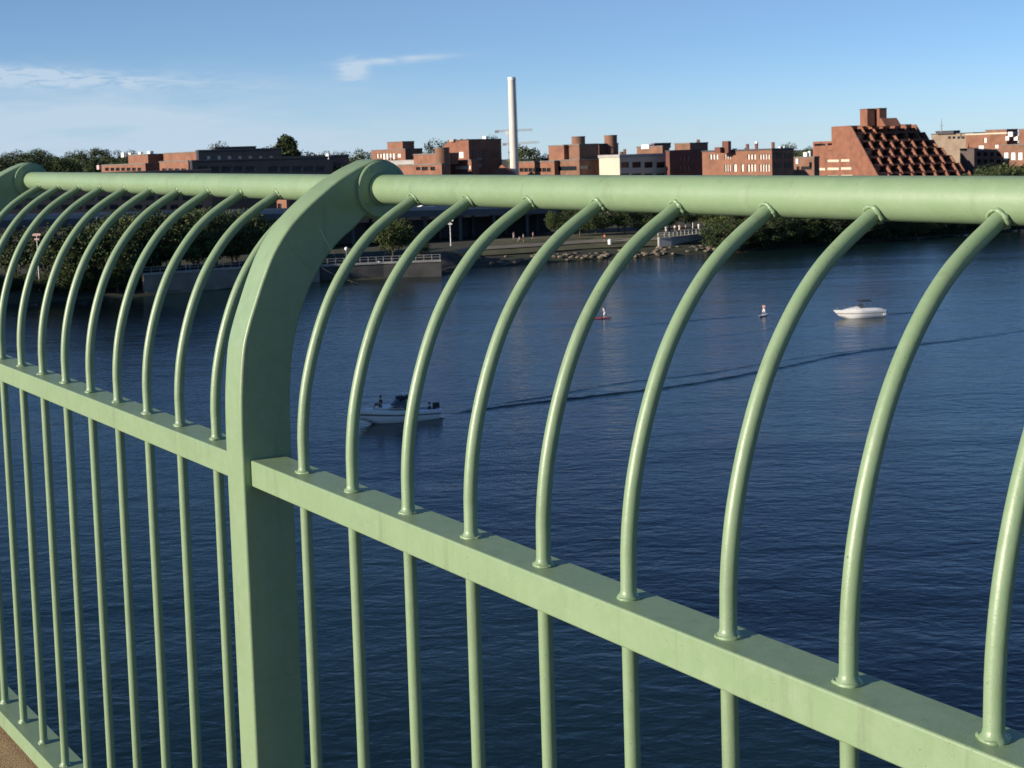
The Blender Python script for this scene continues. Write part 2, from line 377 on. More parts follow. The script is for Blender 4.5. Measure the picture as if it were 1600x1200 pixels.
def rail(name, a, c, top, h, wd, o0=0.):
    nseg = 14; b = MB()
    b.box(F(a, o0, top - h), F(c, o0, top - h) - F(a, o0, top - h), N * wd, Z * h)
    o = bevel(b.build(name, PAINT, fence), .0035, 3); return o
def weld_ring(mb, t, wide=1.2):
    # bead where a bar meets the pipe: the bar's outline carried onto the pipe's skin
    d = np.array(bar_curve[-1]) - np.array(bar_curve[-3]); d /= np.linalg.norm(d); nn = np.array([-d[1], d[0]])
    P = []; rr = []
    for k in range(28):
        a = 2 * math.pi * k / 28; rb = .0118 * wide
        q = np.array(bar_curve[-1]) - d * .03 + nn * rb * math.sin(a); tt = rb * math.cos(a)
        rel = q - np.array([PO, PZ]); bq = rel @ d; cq = rel @ rel - (PR) ** 2; disc_ = bq * bq - cq
        s_ = -bq - math.sqrt(max(disc_, 0)); q2 = q + d * s_
        jit = 1 + rng.uniform(-.06, .06)
        P.append(F(t + tt * jit, q2[0], q2[1])); rr.append(rng.uniform(.0018, .0038) * (1.25 if math.cos(a) > .2 else .9))
    P.append(P[0]); rr.append(rr[0]); mb.tube(P, rr, 8, False)
def baluster(t):
    b = MB(); r = .0116; pts = []; rad = []
    for z, k in ((BT - .01, 1.5), (BT + .0005, 1.55), (BT + .004, 1.42), (BT + .008, 1.08), (BT + .014, 1.0)): pts.append((.038, z)); rad.append(r * k)
    for z in np.linspace(BT + .03, RT - RH - .01, 18): pts.append((.038, z)); rad.append(r)
    for z, k in ((RT - .01, 1.3), (RT + .0005, 1.5), (RT + .003, 1.38), (RT + .0055, 1.1), (RT + .012, 1.0)): pts.append((.038, z)); rad.append(r * k)
    for p in bar_curve: pts.append(p); rad.append(r)
    jo = rng.uniform(-.0012, .0012)
    b.tube([F(t + jo, o, z) for o, z in pts], rad, 22, True)
    for zz in (RT, BT):                                              # uneven lip of the weld bead
        P = []; rr = []
        for k in range(22):
            a = 2 * math.pi * k / 22; q = r * (1.30 + .13 * math.sin(3 * a + t * 9) + .07 * math.sin(5 * a - t * 23) + rng.uniform(-.05, .05))
            P.append(F(t + q * math.cos(a), .038 + q * math.sin(a), zz + .0012)); rr.append(rng.uniform(.0016, .0036))
        P.append(P[0]); rr.append(rr[0]); b.tube(P, rr, 6, False)
    weld_ring(b, t)
    return b.build('baluster', PAINT, fence)
for i in range(len(posts) - 1):
    a, c = posts[i] + .0405, posts[i + 1] - .0405
    L_ = c - a; b = MB()
    lf = lambda t: PZ + .003 * max(0, t + 2.74)
    pts = [F(a + .0085 + (L_ - .017) * k / 40, PO, lf(a + .0085 + (L_ - .017) * k / 40)) for k in range(41)]
    b.tube(pts, PR, 40, True)
    for e, sg in ((a + .0085, 1), (c - .0085, -1)):                  # weld collar at each end
        P = [F(e + sg * .002 + rng.uniform(-.0006, .0006), PO + .0337 * math.cos(q), lf(e) + .0337 * math.sin(q)) for q in np.linspace(0, 2 * math.pi, 41)]; P[-1] = P[0]
        b.tube(P, .0034, 8, False)
    b.build('top_rail', PAINT, fence)
    rail('mid_rail', a, c, RT, RH, RW); rail('bottom_rail', a, c, BT, BH, .092)
    s0 = posts[i] + .2145; s1 = posts[i + 1] - .2145
    for k in range(NB): baluster(s0 + (s1 - s0) * k / (NB - 1))

# ------------------------------------------------------------------ water and banks
b = MB(); b.add([(-4000, -600, 0), (5000, -600, 0), (5000, 4500, 0), (-4000, 4500, 0)], [(0, 1, 2, 3)]); kind(b.build('river_water', WATER), 'structure')
shore = [(-2500, -300), (-900, 40), (-300, 175), (-160, 226), (-110, 243), (-90.5, 247.5), (-80, 249.9), (-67, 255.1), (-59.7, 261.3), (-37.5, 273.8), (-14, 279.5), (-8.8, 296), (6.9, 303.8), (18.4, 310.4), (35.7, 312.9), (51.6, 322.7), (73, 333.3), (94.6, 345.4), (114.1, 357.4), (135.1, 370.3), (210, 412), (350, 490), (700, 680), (1700, 1150), (4200, 1900)]
def sstep(a, b_, x): t = min(1, max(0, (x - a) / (b_ - a))); return t * t * (3 - 2 * t)
def shore_y(x):
    for (x0, y0), (x1, y1) in zip(shore, shore[1:]):
        if x0 <= x <= x1: return y0 + (y1 - y0) * (x - x0) / (x1 - x0)
    return shore[-1][1]
def gz(x, y):
    d = y - shore_y(x)
    base = -1.2 + 1.7 * sstep(-4, 1, d) + 1.0 * sstep(1, 8, d) + 2.0 * sstep(8, 22, d)
    return base + 9 * sstep(110, 300, d) + 7 * sstep(-40, -260, -x * -1 if False else x) * sstep(200, 420, d)
b = MB(); xs = []
for (x0, y0), (x1, y1) in zip(shore, shore[1:]):
    nn_ = max(1, int((x1 - x0) / 7)) if -320 < x0 and x1 < 320 else 4
    xs += [x0 + (x1 - x0) * k / nn_ for k in range(nn_)]
xs.append(shore[-1][0])
offs = [-4, -1.5, 0, 1, 3, 5, 8, 11, 15, 19, 24, 40, 70, 110, 150, 190, 230, 270, 320, 420, 700, 1500, 4000, 8000]
rj = random.Random(2); rows = []
for o_ in offs:
    row = []
    for x in xs:
        jx = rj.uniform(-.8, .8) if -8 < o_ < 12 else 0
        row.append((x, shore_y(x) + o_ + jx, gz(x, shore_y(x) + o_) + (rj.uniform(-.25, .25) if 0 <= o_ < 20 else 0)))
    rows.append(row)
b.grid(rows, True); kind(b.build('ground', M['ground']), 'structure')
def patch(name, pts, m, k='structure', lift=.12):                  # a strip draped on the ground
    b = MB(); rows = []
    for p, q in pts: rows.append([(p[0] + (q[0] - p[0]) * k_ / 6, p[1] + (q[1] - p[1]) * k_ / 6, gz(p[0] + (q[0] - p[0]) * k_ / 6, p[1] + (q[1] - p[1]) * k_ / 6) + lift) for k_ in range(7)])
    b.grid([list(r) for r in zip(*rows)], True); return kind(b.build(name, m), k)
def sh(x, o_): return (x, shore_y(x) + o_)
patch('lawn', [(sh(x, 9), sh(x, 34)) for x in np.linspace(-8, 52, 20)], M['lawn'], lift=.35)
patch('path', [(sh(x, 14), sh(x, 16.5)) for x in np.linspace(-12, 54, 22)], M['path'], lift=.55)

# ------------------------------------------------------------------ river walls
def wallrun(name, label, pts, z0, z1, thick, cop=True, rails=None, m='wall'):
    p0 = pts[0]; t = thing(name, label, 'wall', (p0[0], p0[1], 0))
    b = MB(); c = MB()
    for p, q in zip(pts, pts[1:]):
        a = np.array([q[0] - p[0], q[1] - p[1], 0]); n_ = np.array([-a[1], a[0], 0]) / np.linalg.norm(a)
        b.box((p[0], p[1], z0), a, n_ * thick, (0, 0, z1 - z0))
        c.box(np.array([p[0], p[1], z1]) - n_ * .2, a, n_ * (thick + .3), (0, 0, .35))
    b.build('wall_face', M[m], t); c.build('coping', M['concrete'], t)
    if rails:
        for p, q in zip(pts, pts[1:]):
            a = np.array([q[0] - p[0], q[1] - p[1], 0]); L_ = np.linalg.norm(a); a /= L_; n_ = np.array([-a[1], a[0], 0]); o = np.array([p[0], p[1], z1 + .35]) + n_ * .5
            r = MB()
            for h in (.55, 1.05): r.tube([o + Z * h, o + a * L_ + Z * h], .05, 6)
            for k in range(int(L_ / 1.6) + 1): r.tube([o + a * k * 1.6, o + a * k * 1.6 + Z * 1.08], .05, 6)
            r.build('guard_rail', M[rails], t)
    return t
P = [tuple(onwater(x, y)[:2]) for x, y in ((226, 461), (300, 455.5), (410, 447), (500, 440.5))]
t = wallrun('river_wall', 'tan stone river wall with a pale ledge at the waterline beneath the riverside trees', P, -1, 3.6, 1.2, rails='metal')
b = MB(); a = np.array([P[1][0] - P[0][0], P[1][1] - P[0][1], 0]); n_ = np.array([-a[1], a[0], 0]) / np.linalg.norm(a); b.box(np.array([P[0][0], P[0][1], -.5]) - n_ * .9, a, n_ * .9, (0, 0, 1.0)); b.build('ledge', M['rock'], t)
P = [tuple(onwater(x, y)[:2]) for x, y in ((500.5, 440), (600, 435), (690, 431.5))]
t = wallrun('river_wall', 'grey river wall topped by a thin guard rail beside the bare grassy bank', P, -1, 2.9, 1.2, rails='metal', m='shade_stone')
P = [tuple(at(x, 386, d)[:2]) for x, d in ((1030, 321), (1049, 322), (1135, 340))]
t = wallrun('ramp_wall', 'low grey concrete ramp wall with a pale square end on the grassy bank', P, .5, 3.4, .8, rails='white', m='greystone')

# rocks
ro = random.Random(8); proto = None
for k in range(110):
    x = ro.uniform(-8, 50); o_ = ro.uniform(-.6, 3.4) if k % 3 else ro.uniform(3, 7)
    y = shore_y(x) + o_; s_ = ro.uniform(.2, .62)
    if proto is None or k < 5:
        b = bmesh.new(); bmesh.ops.create_icosphere(b, subdivisions=2, radius=1)
        for v in b.verts: v.co *= 1 + ro.uniform(-.22, .22); v.co.z *= .62
        me = bpy.data.meshes.new('rock'); b.to_mesh(me); b.free(); me.materials.append(M['rock'])
        o = bpy.data.objects.new('rock', me); COL.objects.link(o); proto = o
    else: o = proto.copy(); COL.objects.link(o)
    o.location = (x, y, gz(x, y) + .1); o.scale = (s_ * 1.3, s_, s_); o.rotation_euler = (0, 0, ro.uniform(0, 6))
    tag(o, 'brown boulder along the grassy waterline beyond the river', 'rock', 'boulders lining the far waterline')

# ------------------------------------------------------------------ trees
def crown_mesh(seed, kind_, leaf, n_cl=34, n_leaf=70, name='crown'):
    g = random.Random(seed); vs = []; fs = []
    cl = []
    for _ in range(n_cl):
        while True:
            p = np.array([g.uniform(-1, 1), g.uniform(-1, 1), g.uniform(-1, 1)])
            if .25 < np.linalg.norm(p) < 1: break
        if kind_ == 'round': c = np.array([p[0] * .36, p[1] * .36, .62 + p[2] * .34]); rr = g.uniform(.09, .16)
        elif kind_ == 'tall': c = np.array([p[0] * .17 * (1 - .2 * p[2]), p[1] * .17 * (1 - .2 * p[2]), .55 + p[2] * .41]); rr = g.uniform(.06, .085)
        elif kind_ == 'wide': c = np.array([p[0] * .50, p[1] * .50, .58 + p[2] * .33 - .1 * (p[0] ** 2 + p[1] ** 2)]); rr = g.uniform(.09, .17)
        else: c = np.array([p[0] * .42, p[1] * .42, .44 + p[2] * .42]); rr = g.uniform(.09, .16)    # bush down to the ground
        cl.append((c, rr))
    for c, rr in cl:
        for _ in range(n_leaf):
            d = np.array([g.gauss(0, 1), g.gauss(0, 1), g.gauss(0, 1)]); d /= np.linalg.norm(d)
            q = c + d * rr * g.uniform(.55, 1.08) * np.array([1.1, 1.1, .85])
            nrm = d * .6 + np.array([g.gauss(0, .6), g.gauss(0, .6), g.gauss(0, .6) + .35]); nrm /= np.linalg.norm(nrm)
            a = np.cross(nrm, (g.gauss(0, 1), g.gauss(0, 1), g.gauss(0, 1))); a /= np.linalg.norm(a); bb = np.cross(nrm, a)
            s_ = g.uniform(.010, .023); k = len(vs)
            vs += [q + a * s_, q + bb * s_ * .7, q - a * s_, q - bb * s_ * .7]; fs.append((k, k + 1, k + 2, k + 3))
    me = bpy.data.meshes.new(name); me.from_pydata([tuple(v) for v in vs], [], fs); me.materials.append(leaf); me.update(); return me
def trunk_mesh(seed, top=.55):
    g = random.Random(seed); b = MB()
    b.tube([(0, 0, -.04), (0, 0, .02), (g.uniform(-.02, .02), g.uniform(-.02, .02), top * .5), (g.uniform(-.03, .03), g.uniform(-.03, .03), top)], [.03, .024, .018, .010], 8)
    for k in range(6):
        a = g.uniform(0, 6.28); z0 = g.uniform(.2, .5); r_ = g.uniform(.14, .26)
        b.tube([(0, 0, z0), (math.cos(a) * r_ * .5, math.sin(a) * r_ * .5, z0 + .09), (math.cos(a) * r_, math.sin(a) * r_, z0 + .24)], [.012, .008, .003], 6)
    me = bpy.data.meshes.new('trunk'); me.from_pydata(b.v, [], b.f); me.materials.append(M['bark']); me.polygons.foreach_set('use_smooth', b.sm); me.update(); return me
TREES = {}
for i, (nm, kd, lf) in enumerate((('round_olive', 'round', 'a'), ('round_mid', 'round', 'c'), ('round_dark', 'round', 'b'), ('wide_mid', 'wide', 'c'), ('wide_dark', 'wide', 'b'), ('tall_dark', 'tall', 'b'), ('bush_dark', 'bush', 'b'), ('bush_mid', 'bush', 'c'), ('wide_olive', 'wide', 'a'), ('bush_olive', 'bush', 'a'))):
    TREES[nm] = (crown_mesh(10 + i, kd, LEAF[lf], 46 if kd in ('wide', 'bush') else 110 if kd == 'tall' else 38, 150), trunk_mesh(40 + i))
tg = random.Random(3)
def tree(nm, x, y, h, label, group=None, z=None, wide=1.0):
    zz = gz(x, y) if z is None else z
    t = thing('tree', label, 'tree', (x, y, zz), group)
    c = bpy.data.objects.new('crown', TREES[nm][0]); k = bpy.data.objects.new('trunk', TREES[nm][1])
    for o in (c, k): COL.objects.link(o); o.parent = t
    t.scale = (h * wide, h * wide * tg.uniform(.9, 1.1), h); t.rotation_euler = (0, 0, tg.uniform(0, 6.28)); return t
def px_tree(nm, px, d, ytop, label, group=None, wide=1.0):       # top of the crown read from the photo
    d = bank(px, d) if d < 400 else d; p = at(px, ytop, d); z0 = gz(p[0], p[1]); return tree(nm, p[0], p[1], (p[2] - z0) / .99, label, group, wide=wide)
LB = 'leafy green tree over the tan stone river wall and dark bank'; GB = 'trees along the bank by the stone wall'
for i, (px, d, yt) in enumerate([(20, 246, 352), (55, 252, 368), (92, 243, 338), (128, 249, 345), (112, 236, 392), (160, 243, 330), (188, 250, 326), (180, 238, 385), (215, 246, 326), (245, 255, 318), (232, 245, 372), (275, 252, 322), (305, 260, 316), (300, 251, 352), (335, 256, 330), (365, 266, 318), (360, 257, 358), (395, 262, 328), (425, 268, 334), (455, 272, 330), (490, 274, 345)]):
    px_tree(['wide_olive', 'round_olive', 'wide_mid'][i % 3] if px > 150 else ['wide_dark', 'wide_mid', 'bush_dark'][i % 3], px, d, yt, LB, GB, 1.05)
for i, (px, d, yt) in enumerate([(0, 238, 430), (30, 240, 420), (62, 237, 425), (95, 236.5, 418), (125, 237.5, 415), (152, 238, 420), (180, 239, 418), (205, 240, 424), (222, 241, 436), (330, 252, 425), (370, 255, 428), (430, 258, 425)]):
    px_tree('bush_dark' if i % 2 else 'bush_mid', px, d, yt, 'low dark bush overhanging the water below the riverside trees', 'bushes at the foot of the wall trees', 1.5)
px_tree('round_olive', 612, 264, 338, 'small olive tree standing alone behind the railed grey river wall', None, 1.2)
px_tree('bush_mid', 655, 272, 372, 'low green bush under the elevated road near the lone olive tree', None, 1.6)
LP = 'young green park tree in a row beside the elevated road'; GP = 'park trees in rows on the lawn'
for i, (px, d, yt) in enumerate([(868, 302, 330), (905, 300, 326), (940, 301, 328), (975, 303, 324), (1010, 305, 326), (1045, 308, 322), (1080, 312, 318), (1112, 318, 314), (890, 316, 318), (930, 318, 316), (965, 320, 314), (1000, 322, 312), (1035, 325, 310), (1070, 328, 310)]):
    px_tree(['round_mid', 'wide_mid', 'round_dark'][i % 3], px, d, yt, LP, GP, 1.05)
LR = 'dark leafy tree on the far bank past the ramp wall'; GR = 'trees on the far bank past the ramp'
k = 0
for row, (dd, yt0) in enumerate(((.8, 322), (9, 296), (22, 290))):
    for px in range(1130 + row * 12, 1660, 30):
        x0 = at(px, 330, 295)[0]
        for _ in range(4): d_ = shore_y(x0) + dd; x0 = at(px, 330, d_)[0]
        yt = yt0 + tg.uniform(-8, 12)
        if px > 1490 and row > 0: yt = 262 + tg.uniform(-8, 8) - (6 if px > 1560 else 0)
        if px < 1190: yt += 12
        px_tree(['wide_dark', 'round_mid', 'bush_dark', 'wide_mid', 'round_dark'][k % 5] if row else ['bush_dark', 'bush_mid', 'bush_dark'][k % 3], px, d_ - float(np.interp(px, _px, _dn) - np.interp(px, _px, _do)) if d_ < 1e9 else d_, yt, LR, GR, 1.15 if row else 1.4); k += 1
LS = 'dark green tree on the wooded hill behind the low brick buildings'; GS = 'trees on the wooded hill'
for row, d in enumerate((520, 585, 650)):
    for k, px in enumerate(range(-30 + row * 9, 215, 24)):
        yt = (246, 239, 236)[row] + tg.uniform(-4, 5) - (9 if 140 < px < 195 and row == 2 else 0)
        px_tree(['wide_dark', 'round_mid', 'bush_dark', 'round_dark'][(k + row) % 4], px, d, yt, LS, GS, .95)
for nm, px, d, yt, lab, wd in (('wide_mid', 352, 560, 220, 'broad leafy tree rising above the long dark building', .95), ('tall_dark', 444, 470, 211, 'tall narrow dark tree standing above every rooftop near it', 1.15),
        ('round_dark', 420, 520, 231, 'small dark tree beside the tall narrow tree on the skyline', 1.0), ('wide_dark', 468, 540, 233, 'rounded dark tree just past the tall narrow skyline tree', 1.0), ('wide_mid', 500, 560, 236, 'low wide tree on the skyline over white rooftop boxes', 1.1),
        ('round_dark', 560, 560, 235, 'dark tree against the sky by the stepped orange brick building', 1.0), ('wide_dark', 680, 540, 214, 'dark tree peeping over the slanted roof of the big brick block', .8), ('round_dark', 768, 560, 214, 'little dark treetop behind the white rooftop box', .5),
        ('round_mid', 822, 520, 228, 'rounded green tree just past the tall pale chimney', 1.0), ('wide_dark', 850, 540, 236, 'low dark tree between the chimney tree and brown brick block', .9), ('wide_mid', 1240, 620, 222, 'bushy green tree above the low brick building beside the stepped one', 1.1), ('wide_mid', 1258, 640, 228, 'green treetop touching the stepped brick building', .9),
        ('round_dark', 530, 545, 238, 'small dark tree behind the curved green post top', 1.1), ('wide_mid', 585, 600, 238, 'distant tree behind the orange brick building with a white window strip', 1.2)):
    px_tree(nm, px, d, yt, lab, None, wd)

# ------------------------------------------------------------------ buildings
def orient(cw=230.0):               # compass of the sunlit street fronts; each block can stand on its own grid
    global WNV, EA, SNV, NA
    WNV = np.array([math.sin(R(cw)), math.cos(R(cw)), 0]); EA = -WNV     # front normal, direction away from it
    SNV = np.array([math.sin(R(cw - 90)), math.cos(R(cw - 90)), 0]); NA = -SNV   # side normal, direction along the front
orient()
def cut_wall(mb, panes, o, du, dv, nrm, Wd, Hh, ops, depth=.35):
    us = sorted({0., Wd, *[q for op in ops for q in op[:2]]}); vs = sorted({0., Hh, *[q for op in ops for q in op[2:]]})
    flip = np.dot(np.cross(du, dv), nrm) < 0
    def quad(a, b_, c, d):
        mb.add([a, b_, c, d], [(3, 2, 1, 0) if flip else (0, 1, 2, 3)])
    for u0, u1 in zip(us, us[1:]):
        for v0, v1 in zip(vs, vs[1:]):
            um, vm = (u0 + u1) / 2, (v0 + v1) / 2
            if any(op[0] < um < op[1] and op[2] < vm < op[3] for op in ops): continue
            quad(o + du * u0 + dv * v0, o + du * u1 + dv * v0, o + du * u1 + dv * v1, o + du * u0 + dv * v1)
    for u0, u1, v0, v1 in ops:
        i = -nrm * depth; A, B, C_, D = (o + du * u + dv * v for u, v in ((u0, v0), (u1, v0), (u1, v1), (u0, v1)))
        for p, q in ((A, B), (B, C_), (C_, D), (D, A)): quad(p + i, q + i, q, p) if False else quad(p, p + i, q + i, q)
        panes.append((A + i, B + i, C_ + i, D + i, flip))
class Building:
    def __init__(s, name, label, xc, yc, d):
        p = at(xc, yc, d); s.d = d; s.root = thing(name, label, 'building', (p[0], p[1], gz(p[0], p[1]))); s.n = 0
    def block(s, xl, xc, xr, yt, m, d=None, yb=None, fw_=(), sw=(), pane='glass', spane='glass', roof='roof', rt=.35, over=.15, Ld=14., zb=None, wname='wall', back=0.):
        d = d or s.d; C0 = at(xc, yt, d) + EA * back; zt = C0[2]; zb = (gz(C0[0], C0[1]) - 2 if yb is None else at(xc, yb, d)[2]) if zb is None else zb
        c = np.array([C0[0], C0[1], zb]); Hh = zt - zb
        La = (onplane(xl, yt, c, WNV) - c) @ NA if xl < xc else Ld
        Lb = (onplane(xr, yt, c, SNV) - c) @ EA if xr > xc else Ld
        La, Lb = max(La, .5), max(Lb, .5)
        def rect(r, nrm, ax):
            x0, x1, y0, y1 = r; ym, xm = (y0 + y1) / 2, (x0 + x1) / 2
            u = sorted(((onplane(x0, ym, c, nrm) - c) @ ax, (onplane(x1, ym, c, nrm) - c) @ ax)); v = sorted((onplane(xm, y1, c, nrm)[2] - zb, onplane(xm, y0, c, nrm)[2] - zb))
            return u[0], u[1], v[0], v[1]
        b = MB(); panes = []; spanes = []
        def ok(q, L): return q[0] > .02 and q[1] < L - .02 and q[2] > .02 and q[3] < Hh - .02
        w1 = [q for q in (rect(r, WNV, NA) for r in fw_) if ok(q, La)]; w2 = [q for q in (rect(r, SNV, EA) for r in sw) if ok(q, Lb)]
        cut_wall(b, panes, c, NA, Z, WNV, La, Hh, w1); cut_wall(b, spanes, c, EA, Z, SNV, Lb, Hh, w2)
        cut_wall(b, [], c + EA * Lb, NA, Z, EA, La, Hh, []); cut_wall(b, [], c + NA * La, EA, Z, NA, Lb, Hh, [])
        b.add([c + Z * Hh, c + NA * La + Z * Hh, c + NA * La + EA * Lb + Z * Hh, c + EA * Lb + Z * Hh], [(3, 2, 1, 0)])
        b.build(wname, M[m], s.root)
        r = MB(); r.box(c + Z * (Hh + .003) - NA * over - EA * over, NA * (La + 2 * over), EA * (Lb + 2 * over), Z * rt); r.build('roof', M[roof], s.root)
        for pn, mm in ((panes, pane), (spanes, spane)):
            for A, B, C_, D, fl in pn:
                q = MB(); q.add([A, B, C_, D], [(3, 2, 1, 0) if fl else (0, 1, 2, 3)]); q.build('window', M[mm], s.root)
        return c, La, Lb, zt
    def cyl(s, x0, x1, yt, yb, m, d, n=28, name='round_tower', roof='roof'):
        xm = (x0 + x1) / 2; p = at(xm, yt, d); q = at(xm, yb, d); r = (x1 - x0) / 2 * d / FPX; b = MB()
        b.tube([(p[0], p[1], q[2]), (p[0], p[1], p[2])], r, n); b.build(name, M[m], s.root)
        b = MB(); b.tube([(p[0], p[1], p[2] + .002), (p[0], p[1], p[2] + .3)], r + .12, n); b.build('roof', M[roof], s.root)
    def bits(s, lst, m='white', d=None, name='rooftop_unit'):     # small boxes on the roof
        for x0, x1, y0, y1 in lst:
            dd = (d or s.d) + 5; A = at((x0 + x1) / 2, y1, dd); B = at((x0 + x1) / 2, y0, dd); w_ = (x1 - x0) * dd / FPX
            b = MB(); b.cbox((A[0], A[1], A[2] - .6), w_, w_ * .8, B[2] - A[2] + .6, R(-40)); b.build(name, M[m], s.root)

def rows(xs_, ys_): return [(a, b_, c, d) for a, b_ in xs_ for c, d in ys_]
def split(x0, x1, n, gap=.3): w_ = (x1 - x0) / n; return [(x0 + w_ * (i + gap / 2), x0 + w_ * (i + 1 - gap / 2)) for i in range(n)]

# far row behind the elevated road, shade painted into its walls
orient(255)
B = Building('building', 'long office building with painted-in shade below the pipe behind the elevated road', -60, 278, 400)
B.block(-90, -60, 330, 278, 'shade_wall', sw=rows(split(-20, 320, 18), ((292, 299), (306, 313), (320, 327))), roof='roofd', Ld=12)
B = Building('building', 'wide building with painted-in shade filling the space behind the viaduct columns', 470, 296, 395)
B.block(462, 470, 890, 296, 'shade_wall', sw=rows(split(480, 870, 20), ((304, 310), (316, 323), (329, 336))), roof='roofd', Ld=12)
orient()
B = Building('building', 'low orange brick building with a plain front and white rooftop boxes', 227, 256, 480)
B.block(158, 227, 250, 256.5, 'brick2', fw_=rows(split(163, 222, 7), ((262, 267),)))
B.block(200, 231, 256, 242, 'brick2', d=492, yb=258)
B.bits([(190, 197, 238.5, 243), (201, 208, 238.5, 243), (217, 223, 237.5, 243), (231, 239, 236, 242)], d=505)
B.bits([(152, 158, 258, 262)], d=476, m='pink')
B = Building('building', 'orange brick building with a row of four small square windows', 294, 252, 455)
B.block(249, 294, 305, 252, 'brick2', fw_=rows(split(252, 292, 4), ((263, 268.5), (276, 282))))
B.block(255, 308, 322, 238, 'brick2', d=475, yb=256)
orient(250)
B = Building('building', 'long dark flat roofed building with white dormers along its top', 300, 240, 430)
B.block(296, 300, 520, 252, 'shade_wall', sw=rows(split(308, 400, 5, .22) + split(418, 510, 5, .22), ((260, 268),)) , spane='roofd', roof='roofd')  # dark front colour carries the shade of its unlit side
B.block(306, 310, 440, 236, 'shade_wall', d=436, yb=254, sw=rows(split(318, 432, 7, .68), ((243.5, 249),)), spane='white_pane', roof='roofd')
B.block(330, 336, 400, 231.5, 'shade_wall', d=450, yb=240, roof='roofd')
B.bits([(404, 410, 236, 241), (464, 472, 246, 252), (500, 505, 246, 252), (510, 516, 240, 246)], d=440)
B.block(436, 440, 545, 246, 'shade_wall', d=452, yb=262, roof='roofd')
orient()
B = Building('building', 'stepped orange brick building with a white strip of narrow windows', 633, 234, 560)
B.block(580, 633, 660, 233.5, 'brick2', fw_=rows(split(597, 617, 4, .22), ((239.5, 249),)) + [(588, 591, 240, 247), (593, 596, 240, 247), (620, 626, 240, 246)], pane='white_pane')
B.block(605, 629, 647, 222, 'brick2', d=566, yb=236)
B = Building('building', 'low pale grey roofed hall beside the curved brick building', 622, 251, 500)
B.block(598, 655, 668, 251, 'greystone', roof='greystone')
B = Building('building', 'big red brick block with a slanted shoulder and white rooftop box', 732, 219, 520)
c, La, Lb, zt = B.block(700, 732, 783, 219, 'brick', roof='roofd', sw=rows(split(735, 763, 6, .5), ((237, 242.5),)) + [(745, 756, 246, 249), (745, 754, 256, 261)], fw_=[(716, 724, 237, 247)], pane='white_pane', spane='metal')
b = MB(); pr = onplane(685, 230, c, WNV); La2 = (pr - c) @ NA
b.prism([(La + .02, 0), (La2, 0), (La2, zt - c[2] - 3.5), (La + .02, zt - c[2] - .2)], c, NA, Z, EA * Lb * .6); b.build('shoulder', M['brick'], B.root)
B.bits([(755, 762, 213, 219)], d=530); B.bits([(703, 712, 217.5, 219), (716, 722, 217, 219), (726, 731, 217, 219)], d=522, m='greystone')
B = Building('building', 'curved brick building with a round stair tower beside the green post', 680, 256, 430)
B.block(646, 688, 716, 241, 'brick2', yb=257, d=438)
B.block(621, 690, 704, 257, 'brick2', fw_=[(650, 657, 261, 266), (659, 668.5, 260.5, 266.5), (672.5, 680, 260.5, 266.5), (655, 662, 275, 281)], pane='glass', roof='roof')
B.cyl(679, 702, 232, 290, 'brick3', 434)
B = Building('building', 'small orange brick block with two white window strips', 738, 251, 440)
B.block(707, 738, 748, 251, 'brick2', fw_=[(710, 735, 259, 264.5), (710, 735, 271.5, 277)], pane='white_pane')
B.block(700, 706, 712, 246, 'brickd', d=450)
B = Building('house', 'gabled orange brick house at the foot of the pale chimney', 800, 265, 452)
c, La, Lb, zt = B.block(768, 801, 806, 272, 'brick2', roof='roof', rt=.05, over=0)
b = MB(); h = 3.0; b.prism([(-.3, 0), (La + .3, 0), (La / 2, h)], np.array([c[0], c[1], zt + .06]), NA, Z, EA * Lb); b.build('gable', M['brick2'], B.root)
# chimney stack
p = at(804, 272, 455); top = at(801.7, 121, 455)
t = thing('chimney_stack', 'tall tapering pale concrete chimney rising far above the brick rooftops', 'chimney', (p[0], p[1], gz(p[0], p[1])))
z0 = gz(p[0], p[1]) - 1; b = MB(); zt = top[2]; px2m = 455 / FPX
b.tube([(p[0], p[1], z0 + (zt - z0) * k / 10) for k in range(11)], [(7.2 - 1.5 * k / 10) * px2m for k in range(11)], 32); b.build('shaft', M['stack'], t)
b = MB(); b.tube([(p[0], p[1], zt - .9), (p[0], p[1], zt + .1)], 6.1 * px2m, 32); b.build('rim', M['white'], t)
for zz in (.35, .55, .75, .9):
    b = MB(); zc = z0 + (zt - z0) * zz; b.tube([(p[0], p[1], zc), (p[0], p[1], zc + .35)], (7.25 - 1.5 * zz) * px2m, 32); b.build('band', M['stack'], t)
b = MB()
for k in range(60):
    zc = z0 + (zt - z0) * (.1 + .89 * k / 60); rr_ = (7.2 - 1.5 * (.1 + .89 * k / 60)) * px2m
    b.cbox((p[0] + rr_ + .12, p[1] - .3, zc), .06, .45, .06)
for sd in (-.22, .22): b.tube([(p[0] + 7.05 * px2m + .12, p[1] - .3 + sd, z0 + (zt - z0) * .1), (p[0] + 5.72 * px2m + .12, p[1] - .3 + sd, zt - .4)], .04, 5)
b.build('ladder', M['metal'], t)
